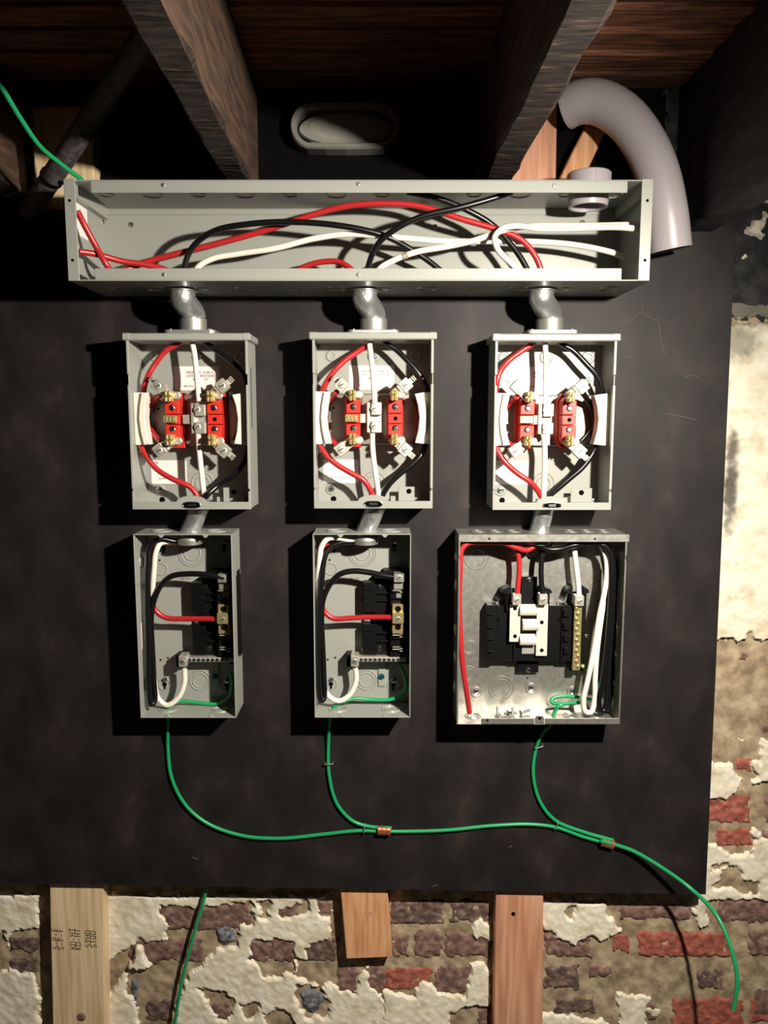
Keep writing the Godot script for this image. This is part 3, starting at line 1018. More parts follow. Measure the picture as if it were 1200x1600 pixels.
	for c: Array in [[390, 1124, 0], [194, 1124, 1], [194, 1246, 2], [390, 1246, 3]]:
		var p := mm(c[0], c[1], 0.0034)
		for i in 4:
			var a: float = PI / 2 * (c[2] + i / 3.0)
			rr.append(Vector2(p.x, p.y) + Vector2(cos(a), sin(a)) * 0.0035)
	g.prism(rr, 0.003, 0.0034)
	var lab2 := obj("rounded_label", g, M.paper, t)
	text(lab2, "U4", mm(213, 1128, 0.0036), 0.0045)
	text(lab2, "DO NOT REMOVE SEAL", mm(290, 1226, 0.0036), 0.0026)
	# bracket with a hole at the lower right
	g = G.new()
	mbox(g, 650, 1282, 783, 1372, 0.03, 0.032)
	mbox(g, 650, 1340, 783, 1372, 0.003, 0.03)
	mbox(g, 600, 1340, 640, 1372, 0.02, 0.022)
	var br := obj("bracket", g, M.paint, t)
	hole(br, mm(716, 1310, 0.032), 0.0045)
	# twins to the left and right
	dup(t, "meter_socket", Vector3(-0.3205, EYE - 0.1545, 0), "leftmost grey open meter socket with red terminal blocks, above the first load centre")
	var lm := get_node("meter_socket_001")
	g = G.new()
	g.box(Vector3(W, 0.135, 0.045), Vector3(W + 0.0004, 0.235, 0.064))
	obj("side_label", g, M.hub, lm)
	var rm := dup(t, "meter_socket", Vector3(0.2795, EYE - 0.1555, 0), "rightmost grey open meter socket with red terminal blocks, above the wide galvanized panel")
	# its terminals are mounted a little further left than its neighbours'
	for ch in rm.get_children():
		for kind: String in ["red_terminal_block", "jaw_clip", "hex_nut", "lug", "neutral_block", "bonding"]:
			if String(ch.name).begins_with(kind):
				ch.position.x -= 0.011 if kind == "neutral_block" else 0.0065
	for called: String in ["neutral_block", "bonding_plate"]:
		(lm.get_node(called) as Node3D).position.x += 0.0085

# ------------------------------------------------------------------ couplings
func hubs_and_nipples() -> void:
	var names := ["left", "middle", "right"]
	var hub_px := [[302, 0], [583.7, 1], [858.5, 2]]
	var tops := [[284.5, 445, 302, 500], [570, 445, 583.5, 500], [846.5, 445, 858.5, 500]]
	var lows := [[313, 797, 296.5, 832], [588.5, 797, 571, 832], [852, 797, 841.5, 834]]
	var hub0: Node3D
	var over := ["the leftmost", "the middle", "the rightmost"]
	var hy := EYE + 0.134
	for k in 3:
		var p := at(hub_px[k][0], 519, 0.042)
		p.y = hy
		var hl := "grey cast conduit hub bolted on top of %s meter socket" % over[k]
		if hub0 == null:
			hub0 = thing("conduit_hub", p, hl, "hub", "conduit hubs on the meter sockets")
			var g := G.new()
			var fl := PackedVector2Array()
			for c: Array in [[0.034, 0.022, 0], [-0.034, 0.022, 1], [-0.034, -0.022, 2], [0.034, -0.022, 3]]:
				for i in 4:
					var a: float = PI / 2 * (c[2] + i / 3.0)
					fl.append(Vector2(c[0], c[1]) + Vector2(cos(a), sin(a)) * 0.008)
			g.xf = Transform3D(Basis(Vector3.RIGHT, -PI / 2), Vector3.ZERO)
			g.prism(fl, 0.0, 0.006, 0.001)
			obj("flange", g, M.hub, hub0)
			g = G.new()
			g.lathe([Vector2(0.0245, 0.004), Vector2(0.0225, 0.007), Vector2(0.0225, 0.025), Vector2(0.0215, 0.027), Vector2(0.0185, 0.027), Vector2(0.0185, 0.01)], facing(Vector3.ZERO, Vector3.UP), 32)
			obj("collar", g, M.hub, hub0)
			for q: Array in [[0.033, 0.018], [-0.033, 0.018], [0.033, -0.018], [-0.033, -0.018]]:
				screw(hub0, Vector3(q[0], 0.006, q[1]), 0.004, 0.0025, M.steel, Vector3.UP)
		else:
			dup(hub0, "conduit_hub", p, hl)
		# the cranked pipe down from the trough
		var c: Array = tops[k]
		var a: Vector3 = at(c[0], c[1], 0.078)
		var b := at(c[2], c[3], 0.042)
		a.y = EYE + 0.2
		b.y = hy + 0.02
		var pts := [a + Vector3(0, 0.022, 0), a, a - Vector3(0, 0.012, 0), b + Vector3(0, 0.014, 0), b, b - Vector3(0, 0.01, 0)]
		nipple("offset_nipple", pts, 0.0198, "shiny offset pipe nipple between the trough and %s meter socket" % over[k], a)
		c = lows[k]
		a = at(c[0], c[1], 0.042)
		b = at(c[2], c[3], 0.034)
		a.y = EYE - 0.152
		b.y = EYE - 0.2
		pts = [a + Vector3(0, 0.012, 0), a, a.lerp(b, 0.2), a.lerp(b, 0.8), b, b - Vector3(0, 0.012, 0)]
		nipple("offset_nipple", pts, 0.0165, "shiny offset pipe nipple below %s meter socket, entering the box underneath" % over[k], b)

func nipple(called: String, pts: Array, r: float, label: String, nut_at: Vector3) -> void:
	var o: Vector3 = pts[pts.size() - 1]
	var t := thing(called, o, label, "pipe nipple", "offset pipe nipples")
	var g := G.new()
	g.tube(curve(pts, 6), r, 28)
	obj("pipe", g, M.zinc, t, o)
	g = G.new()
	g.lathe([Vector2(r, 0.0), Vector2(r + 0.006, 0.0), Vector2(r + 0.006, 0.003), Vector2(r, 0.0035)], facing(nut_at + Vector3(0, -0.001, 0), Vector3.UP), 10)
	g.lathe([Vector2(r * 0.8, -0.02), Vector2(r + 0.005, -0.02), Vector2(r + 0.006, -0.012), Vector2(r + 0.003, -0.006), Vector2(r, -0.005)], facing(nut_at, Vector3.UP if r < 0.018 else Vector3.DOWN), 24)
	obj("locknut", g, M.hub, t, o)

# ------------------------------------------------------------------ load centres
const PO := Vector3(-0.0375, 0.979, 0)

func lp(X: float, Y: float, z: float) -> Vector3:
	return at(470 + X / 4.571, 790 + Y / 4.571, z) - PO

func lbox(g: G, X0: float, Y0: float, X1: float, Y1: float, z0: float, z1: float, ch := 0.0006) -> void:
	var a: Vector3 = lp(X0, Y0, z1)
	var b := lp(X1, Y1, z1)
	g.box(Vector3(a.x, a.y, z0), Vector3(b.x, b.y, z1), ch)

func small_panels() -> void:
	var grp := "narrow grey load centres below the meter sockets"
	var t := thing("load_center", PO, "narrow grey open load centre with black bus, below the middle meter socket", "load centre", grp)
	var W := 0.0832
	var H := 0.3235
	var D := 0.07
	var th := 0.0016
	var g := G.new()
	g.box(Vector3(-W, 0, 0.001), Vector3(W, H, 0.003))
	obj("back_panel", g, M.paint, t)
	for s: float in [-1.0, 1.0]:
		g = G.new()
		g.box(Vector3(s * W, 0, 0), Vector3(s * (W - th), H, D), 0.0005)
		var sw := obj("side_wall", g, M.paint, t)
		knockout(sw, Vector3(s * (W - th), 0.05, 0.035), [0.011], M.paint, Vector3(-s, 0, 0))
		knockout(sw, Vector3(s * (W - th), 0.27, 0.035), [0.011], M.paint, Vector3(-s, 0, 0))
		g = G.new()
		var y := 0 if s < 0 else 1
		g.box(Vector3(-W, H if y else 0.0, 0), Vector3(W, H - th if y else th, D), 0.0005)
		for X: float in [283.0, 600.0]:
			var c := lp(X, 200, D)
			var up := -1.0 if y else 1.0
			var base := H - 0.001 if y else 0.001
			g.prism(PackedVector2Array([Vector2(c.x - 0.006, base), Vector2(c.x + 0.006, base), Vector2(c.x + 0.0015, base + up * 0.005), Vector2(c.x - 0.0015, base + up * 0.005)]), D - 0.002, D, 0.0004)
		var cap := obj("top_wall" if y else "bottom_wall", g, M.paint, t)
		for x: float in [-0.045, 0.05]:
			knockout(cap, Vector3(x, H - th if y else th, 0.035), [0.011, 0.0155], M.paint, Vector3.DOWN if y else Vector3.UP)
			if y:
				knockout(cap, Vector3(x, H, 0.035), [0.011, 0.0155], M.paint, Vector3.UP)
	knockout(t, lp(440, 335, 0.003), [0.014, 0.0205, 0.0245], M.paint)
	knockout(t, lp(470, 1245, 0.003), [0.0135, 0.0185], M.paint)
	knockout(t, lp(215, 452, 0.003), [0.0105], M.paint)
	for q: Array in [[205, 388], [207, 588], [192, 1100], [245, 1086]]:
		hole(t, lp(q[0], q[1], 0.003), 0.0018)
	for q: Array in [[668, 290], [215, 1275], [660, 1282], [235, 300]]:
		hole(t, lp(q[0], q[1], 0.003), 0.0042)
		hole(t, lp(q[0], q[1] + 26, 0.003), 0.0022, Vector3.BACK, 1.6)
		knockout(t, lp(q[0], q[1], 0.003), [0.0105], M.paint)
		if q[0] != 235:
			screw(t, lp(q[0] + 4, q[1] - 36, 0.003), 0.0048, 0.004, M.steel, Vector3.BACK, "mounting_screw")
	# black interior
	g = G.new()
	lbox(g, 525, 500, 782, 1080, 0.006, 0.026)
	lbox(g, 590, 466, 782, 560, 0.006, 0.034)
	lbox(g, 640, 500, 782, 1080, 0.02, 0.04)
	lbox(g, 445, 552, 545, 764, 0.006, 0.03, 0.001)
	lbox(g, 445, 848, 545, 1066, 0.006, 0.03, 0.001)
	for y: float in [620.0, 672.0, 905.0, 962.0]:
		lbox(g, 540, y, 650, y + 14, 0.026, 0.032)
	for y: float in [594.0, 650.0, 700.0, 890.0, 950.0, 1010.0]:
		lbox(g, 452, y, 520, y + 7, 0.03, 0.032)
	for y: float in [575.0, 615.0, 660.0, 945.0, 1000.0]:
		lbox(g, 655, y, 740, y + 8, 0.04, 0.046)
	var bus := obj("black_bus_base", g, M.black_plastic, t)
	for y: Array in [[590, 642], [693, 745], [903, 958], [1010, 1066]]:
		g = G.new()
		lbox(g, 430, y[0], 446, y[1], 0.006, 0.012)
		obj("clip_slot", g, M.paint, bus)
	for y: float in [1008.0, 605.0, 925.0, 1026.0]:
		g = G.new()
		lbox(g, 655, y, 706, y + 5, 0.042, 0.0475, 0.0003)
		lbox(g, 706, y + 12, 734, y + 17, 0.042, 0.0475, 0.0003)
		obj("stab", g, M.tin, bus)
	g = G.new()
	lbox(g, 450, 766, 526, 846, 0.004, 0.012)
	obj("cross_strap", g, M.paint, t)
	screw(bus, lp(562, 577, 0.026), 0.0045, 0.0025)
	screw(bus, lp(560, 1018, 0.026), 0.0045, 0.0025)
	g = G.new()
	lbox(g, 664, 488, 738, 550, 0.034, 0.056, 0.0012)
	lbox(g, 662, 552, 740, 600, 0.034, 0.048, 0.0012)
	lbox(g, 680, 600, 730, 660, 0.034, 0.043, 0.0008)
	var lug := obj("upper_lug", g, M.hub, t)
	screw(lug, lp(702, 517, 0.056), 0.0055, 0.0006, M.hub)
	g = G.new()
	lbox(g, 653, 706, 735, 765, 0.04, 0.049, 0.001)
	lbox(g, 653, 768, 735, 845, 0.04, 0.058, 0.0012)
	lbox(g, 653, 848, 735, 914, 0.04, 0.049, 0.001)
	lbox(g, 705, 905, 735, 925, 0.04, 0.047, 0.0006)
	lug = obj("main_lug", g, M.brass, t)
	hole(lug, lp(694, 738, 0.049), 0.0052)
	hole(lug, lp(694, 868, 0.049), 0.0052)
	screw(lug, lp(694, 812, 0.058), 0.0052, 0.0006, M.hub)
	# neutral bar
	g = G.new()
	lbox(g, 356, 1074, 414, 1152, 0.018, 0.044, 0.0014)
	lbox(g, 410, 1082, 752, 1116, 0.022, 0.038, 0.001)
	var nb := obj("neutral_bar", g, M.tin, t)
	screw(nb, lp(384, 1114, 0.044), 0.0052, 0.001, M.hub)
	for i in 9:
		screw(nb, lp(432 + i * 33, 1099, 0.038), 0.003, 0.0022, M.steel)
	g = G.new()
	lbox(g, 326, 1066, 362, 1152, 0.004, 0.03)
	lbox(g, 700, 1075, 770, 1130, 0.004, 0.026)
	obj("neutral_support", g, M.black_plastic, t)
	g = G.new()
	lbox(g, 554, 1112, 606, 1292, 0.003, 0.006, 0.0006)
	var strap := obj("ground_strap", g, M.paint, t)
	screw(strap, lp(577, 1220, 0.006), 0.0055, 0.0035, M.green_screw)
	text(t, "SML1-100", lp(382, 520, 0.0031), 0.0028)
	var ll := dup(t, "load_center", Vector3(-0.3405, EYE - 0.5215, 0), "narrow grey open load centre with black bus, below the leftmost meter socket")
	g = G.new()
	g.box(Vector3(-W + th, 0.118, 0.03), Vector3(-W + th + 0.0004, 0.165, 0.052))
	obj("blank_label", g, M.paper, ll)

# ------------------------------------------------------------------ the wide panel
const BO := Vector3(0.2685, 0.9665, 0)

func bp(X: float, Y: float, z: float) -> Vector3:
	return at(690 + X / 3.871, 790 + Y / 3.871, z) - BO

func bbox(g: G, X0: float, Y0: float, X1: float, Y1: float, z0: float, z1: float, ch := 0.0006) -> void:
	var a: Vector3 = bp(X0, Y0, z1)
	var b := bp(X1, Y1, z1)
	g.box(Vector3(a.x, a.y, z0), Vector3(b.x, b.y, z1), ch)

func breaker_panel() -> void:
	var t := thing("breaker_panel", BO, "wide shiny galvanized open breaker panel below the rightmost meter socket", "breaker panel")
	var W := 0.1425
	var H := 0.335
	var D := 0.07
	var th := 0.0016
	var g := G.new()
	g.box(Vector3(-W, 0, 0.001), Vector3(W, H, 0.003))
	obj("back_panel", g, M.galv, t)
	for s: float in [-1.0, 1.0]:
		g = G.new()
		g.box(Vector3(s * W, 0, 0), Vector3(s * (W - th), H, D - 0.004), 0.0005)
		for seg: Array in [[0.0, 0.29], [0.298, H]]:
			g.box(Vector3(s * W, seg[0], D - 0.006), Vector3(s * (W - 0.003), seg[1], D), 0.0006)
		var sw := obj("side_wall", g, M.galv, t)
		for y: float in [0.055, 0.11, 0.16, 0.24, 0.29]:
			knockout(sw, Vector3(s * W, y, 0.03), [0.011], M.galv, Vector3(s, 0, 0))
			knockout(sw, Vector3(s * (W - th), y, 0.03), [0.011], M.galv, Vector3(-s, 0, 0))
	g = G.new()
	g.box(Vector3(-W, H - th, 0), Vector3(W, H, D), 0.0005)
	g.box(Vector3(-W - 0.0002, H - 0.0125, D - 0.001), Vector3(W + 0.003, H + 0.0005, D + 0.0012), 0.0006)
	var cap := obj("top_wall", g, M.galv, t)
	hole(cap, bp(288, 200, D) + Vector3(0, 0, 0.0012), 0.0018)
	hole(cap, bp(926, 200, D) + Vector3(0, 0, 0.0012), 0.0018)
	for x: float in [-0.105, -0.075, -0.045, 0.055, 0.083, 0.112]:
		knockout(cap, Vector3(x, H, 0.035), [0.009, 0.0125], M.galv, Vector3.UP)
	g = G.new()
	g.box(Vector3(-W, 0, 0), Vector3(W, th, D), 0.0005)
	var e := bp(240, 1275, D)
	var nx := bp(592, 1300, D).x
	g.box(Vector3(e.x, 0, D - 0.0016), Vector3(nx - 0.009, 0.0115, D), 0.0005)
	g.box(Vector3(nx + 0.009, 0, D - 0.0016), Vector3(W - 0.002, 0.0115, D), 0.0005)
	g.prism(PackedVector2Array([Vector2(nx - 0.008, 0), Vector2(nx + 0.008, 0), Vector2(nx + 0.008, 0.012), Vector2(nx + 0.004, 0.0165), Vector2(nx - 0.004, 0.0165), Vector2(nx - 0.008, 0.012)]), D - 0.001, D + 0.001, 0.0004)
	var lip := obj("bottom_wall", g, M.galv, t)
	hole(lip, Vector3(nx, 0.012, D + 0.001), 0.0028)
	hole(lip, bp(278, 1298, D), 0.002)
	for x: float in [-0.11, -0.055, 0.065, 0.11]:
		knockout(lip, Vector3(x, th, 0.035), [0.0095, 0.0135], M.galv, Vector3.UP)
	for q: Array in [[210, 314, 0.0155, 0.0215], [170, 860, 0.0095, 0.0135], [165, 1020, 0.0095, 0.0145], [360, 1105, 0.0165, 0.0225], [820, 240, 0.011, 0.0155]]:
		knockout(t, bp(q[0], q[1], 0.003), [q[2], q[3]], M.galv)
	for q: Array in [[207, 1127], [540, 1105], [790, 1125], [545, 275]]:
		dimple(t, bp(q[0], q[1], 0.003), 0.0088, M.galv)
		screw(t, bp(q[0], q[1] - 2, 0.0045), 0.005, 0.002, M.steel, Vector3.BACK, "mounting_screw")
	for q: Array in [[525, 318], [948, 456], [388, 950], [518, 1043], [944, 575]]:
		hole(t, bp(q[0], q[1], 0.003), 0.0016)
	# black interior
	g = G.new()
	bbox(g, 328, 606, 735, 940, 0.008, 0.026, 0.001)
	bbox(g, 275, 604, 330, 946, 0.006, 0.03, 0.001)
	bbox(g, 728, 606, 782, 942, 0.006, 0.03, 0.001)
	bbox(g, 482, 430, 575, 610, 0.004, 0.02, 0.001)
	bbox(g, 458, 930, 586, 1010, 0.004, 0.014, 0.001)
	bbox(g, 392, 500, 440, 640, 0.006, 0.034, 0.001)
	bbox(g, 618, 500, 652, 640, 0.006, 0.034, 0.001)
	bbox(g, 440, 575, 620, 940, 0.02, 0.03, 0.001)
	for y: float in [655.0, 735.0, 805.0, 880.0]:
		bbox(g, 282, y, 318, y + 10, 0.03, 0.034)
		bbox(g, 740, y - 20, 770, y + 18, 0.03, 0.036)
	for X: float in [388.0, 632.0]:
		var a: Vector3 = bp(X, 520, 0.03)
		var sx := -1.0 if X < 500 else 1.0
		g.prism(PackedVector2Array([Vector2(a.x - sx * 0.006, a.y - 0.004), Vector2(a.x + sx * 0.009, a.y + 0.0), Vector2(a.x + sx * 0.006, a.y + 0.006), Vector2(a.x - sx * 0.007, a.y + 0.011)]), 0.012, 0.04, 0.0006)
	var bus := obj("black_bus_base", g, M.black_plastic, t)
	screw(bus, bp(528, 447, 0.02), 0.0045, 0.0025)
	screw(bus, bp(525, 993, 0.014), 0.0045, 0.0025)
	screw(bus, bp(335, 592, 0.012), 0.004, 0.0025)
	screw(bus, bp(705, 592, 0.012), 0.004, 0.0025)
	hole(bus, bp(344, 690, 0.026), 0.0034)
	hole(bus, bp(708, 690, 0.026), 0.0034)
	g = G.new()
	bbox(g, 487, 838, 560, 896, 0.03, 0.0308, 0.0)
	obj("grey_tag", g, M.tin, t)
	for s in 2:
		g = G.new()
		if s == 0:
			bbox(g, 414, 600, 474, 825, 0.034, 0.038)
		else:
			bbox(g, 578, 596, 637, 910, 0.034, 0.038)
		var fingers := [[632, 470, 568], [812, 470, 566]] if s == 0 else [[722, 488, 582]]
		for f: Array in fingers:
			bbox(g, f[1], f[0] - 34, f[2], f[0] + 30, 0.034, 0.038)
			var a: Vector3 = bp((f[1] + f[2]) / 2.0, f[0], 0.036)
			var half := (bp(f[2], f[0], 0.036).x - bp(f[1], f[0], 0.036).x) / 2.0
			var arc := []
			for i in 9:
				var an := PI * (-0.05 + 1.1 * i / 8.0)
				arc.append(Vector2(cos(an) * 0.0088, sin(an) * 0.011))
			for i in 8:
				var p0: Vector2 = arc[i]
				var p1: Vector2 = arc[i + 1]
				var nn := Vector3(0, (p0 + p1).x, (p0 + p1).y).normalized()
				g.face([Vector3(a.x - half, a.y + p0.x, 0.037 + p0.y), Vector3(a.x + half, a.y + p0.x, 0.037 + p0.y), Vector3(a.x + half, a.y + p1.x, 0.037 + p1.y), Vector3(a.x - half, a.y + p1.x, 0.037 + p1.y)], nn)
			for sd: float in [-1.0, 1.0]:
				var pts := []
				for p: Vector2 in arc:
					pts.append(Vector3(a.x + sd * half, a.y + p.x, 0.037 + p.y))
				g.face(pts, Vector3(sd, 0, 0))
		var bar := obj("bus_bar", g, M.bus, t)
		for q: Array in ([[444, 622], [444, 790]] if s == 0 else [[606, 706], [606, 875]]):
			hole(bar, bp(q[0], q[1], 0.0381), 0.0034)
	for X: float in [456.0, 616.0]:
		g = G.new()
		bbox(g, X - 26, 537, X + 26, 602, 0.034, 0.052, 0.0014)
		var lug := obj("lug", g, M.tin, t)
		screw(lug, bp(X, 572, 0.052), 0.0055, 0.0012, M.tin)
	# neutral bar on its carrier
	g = G.new()
	bbox(g, 788, 520, 862, 1000, 0.004, 0.024, 0.001)
	for X: float in [768.0, 862.0]:
		var a: Vector3 = bp(X, 515, 0.024)
		var sx := -1.0 if X < 800 else 1.0
		g.prism(PackedVector2Array([Vector2(a.x - sx * 0.004, a.y - 0.006), Vector2(a.x + sx * 0.007, a.y - 0.001), Vector2(a.x + sx * 0.005, a.y + 0.004), Vector2(a.x - sx * 0.005, a.y + 0.01)]), 0.006, 0.034, 0.0006)
	obj("neutral_carrier", g, M.black_plastic, t)
	g = G.new()
	bbox(g, 804, 604, 838, 998, 0.024, 0.036, 0.001)
	var nb := obj("neutral_bar", g, M.brass, t)
	for i in 12:
		screw(nb, bp(821 + (5 if i % 2 else -5), 622 + i * 32, 0.036), 0.0034, 0.0024, M.brass)
	g = G.new()
	bbox(g, 806, 546, 862, 610, 0.024, 0.044, 0.0014)
	var nl := obj("neutral_lug", g, M.tin, t)
	screw(nl, bp(836, 580, 0.044), 0.0055, 0.0012, M.tin)
	screw(nb, bp(848, 972, 0.03), 0.004, 0.006, M.brass, Vector3(1, 0, 0.2).normalized(), "side_screw")
	screw(t, bp(872, 792, 0.02), 0.0035, 0.007, M.steel, Vector3(1, 0.3, 0.6).normalized(), "ground_screw")

# ------------------------------------------------------------------ pipes and the fixture
func conduits() -> void:
	var g := G.new()
	var pts := curve([at(1047, 390, 0.072), at(1040, 330, 0.076), at(1026, 268, 0.072), at(1004, 220, 0.064), at(972, 180, 0.054), at(935, 160, 0.042), at(905, 160, 0.03), at(886, 168, 0.018)], 8)
	var o := pts[0]
	var t := thing("pipe_elbow", o, "thick grey plastic conduit elbow curving down beside the right end of the trough", "pipe")
	g.tube(pts, 0.0335, 36, -1.0, true)
	g.tube(pts, 0.0295, 36, -1.0, true)
	obj("elbow", g, M.pvc, t, o)
	for e: int in [0, pts.size() - 1]:
		g = G.new()
		var d := (pts[1] - pts[0]).normalized() if e == 0 else (pts[e] - pts[e - 1]).normalized()
		g.lathe([Vector2(0.0295, -0.002), Vector2(0.0295, 0.0008), Vector2(0.034, 0.0008), Vector2(0.0345 if e else 0.0336, -0.003)], facing(pts[e], -d if e == 0 else d), 36)
		obj("pipe_rim", g, M.pvc, t, o)
	# adapter through the top of the trough
	var a: Vector3 = at(920, 285, 0.083)
	a.y = EYE + 0.3485
	t = thing("conduit_adapter", a, "short grey plastic conduit adapter through the top of the trough at right", "conduit adapter")
	g = G.new()
	g.lathe([Vector2(0.0345, 0.0), Vector2(0.0345, 0.028), Vector2(0.033, 0.03), Vector2(0.029, 0.03), Vector2(0.029, -0.015)], facing(Vector3.ZERO, Vector3.UP), 32)
	obj("socket_end", g, M.pvc, t)
	g = G.new()
	g.lathe([Vector2(0.026, -0.021), Vector2(0.0255, -0.004), Vector2(0.0315, -0.003), Vector2(0.0315, -0.012), Vector2(0.03, -0.021), Vector2(0.026, -0.021)], facing(Vector3.ZERO, Vector3.UP), 32)
	obj("threaded_end", g, M.pvc, t)
	g = G.new()
	g.box(Vector3(0.0015, 0.002, 0.0335), Vector3(0.0022, 0.028, 0.035))
	obj("mould_seam", g, M.tape, t)
	# old pipe slanting up at the left
	var p0 := at(58, 312, 0.012)
	var p1 := at_height(232, 48, 0.508)
	t = thing("slanting_pipe", p0, "old dull grey pipe slanting up from the left stud to the joist", "pipe")
	g = G.new()
	g.tube(PackedVector3Array([p0 - (p1 - p0) * 0.1, p0.lerp(p1, 0.5), p1]), 0.0165, 24)
	obj("pipe", g, M.old_pipe, t, p0)
	g = G.new()
	var q := p0.lerp(p1, 0.16)
	var d := (p1 - p0).normalized()
	g.lathe([Vector2(0.0165, -0.003), Vector2(0.0185, -0.003), Vector2(0.0185, 0.003), Vector2(0.0165, 0.003)], facing(q, d), 24)
	g.tube(curve([q + Vector3(0.012, -0.006, 0.012), q + Vector3(0.03, -0.016, 0.01), q + Vector3(0.05, -0.022, 0.004)]), 0.0022, 8)
	obj("pipe_strap", g, M.black_plastic, t, p0)
	# oval fixture on the dark wall
	var c := at(540, 203, -0.03)
	t = thing("oval_fixture", c, "dim grey oval ring-shaped fixture between the joists above the trough", "fixture")
	g = G.new()
	var prof := [Vector2(0.034, -0.014), Vector2(0.0375, -0.012), Vector2(0.0375, 0.018), Vector2(0.035, 0.022), Vector2(0.029, 0.022), Vector2(0.027, 0.018), Vector2(0.027, -0.014)]
	for i in prof.size() - 1:
		for k in 48:
			var e := []
			for kk: int in [k, k + 1]:
				var an := TAU * kk / 48.0
				var off := Vector2(0.055 * clampf(cos(an) * 4.0, -1.0, 1.0), 0)
				for pr: Vector2 in [prof[i], prof[i + 1]]:
					var w := off + Vector2(cos(an), sin(an)) * pr.x
					e.append(Vector3(w.x, w.y, pr.y))
			var dp: Vector2 = (prof[i + 1] - prof[i]).normalized()
			var am := TAU * (k + 0.5) / 48.0
			g.face([e[0], e[1], e[3], e[2]], Vector3(cos(am) * dp.y, sin(am) * dp.y, -dp.x))
	obj("oval_rim", g, M.fixture, t)
	g = G.new()
	g.lathe([Vector2(0.027, -0.002), Vector2(0.026, 0.006), Vector2(0.02, 0.012), Vector2(0.01, 0.015), Vector2(0, 0.016)], Transform3D(), 40, 3.0, 1.0)
	obj("oval_lens", g, M.glass, t)
	g = G.new()
	g.box(Vector3(-0.06, -0.025, -0.0155), Vector3(0.06, 0.025, -0.003), 0.002)
	obj("mounting_plate", g, M.fixture, t)

# ------------------------------------------------------------------ wires
const TR := 0.0047

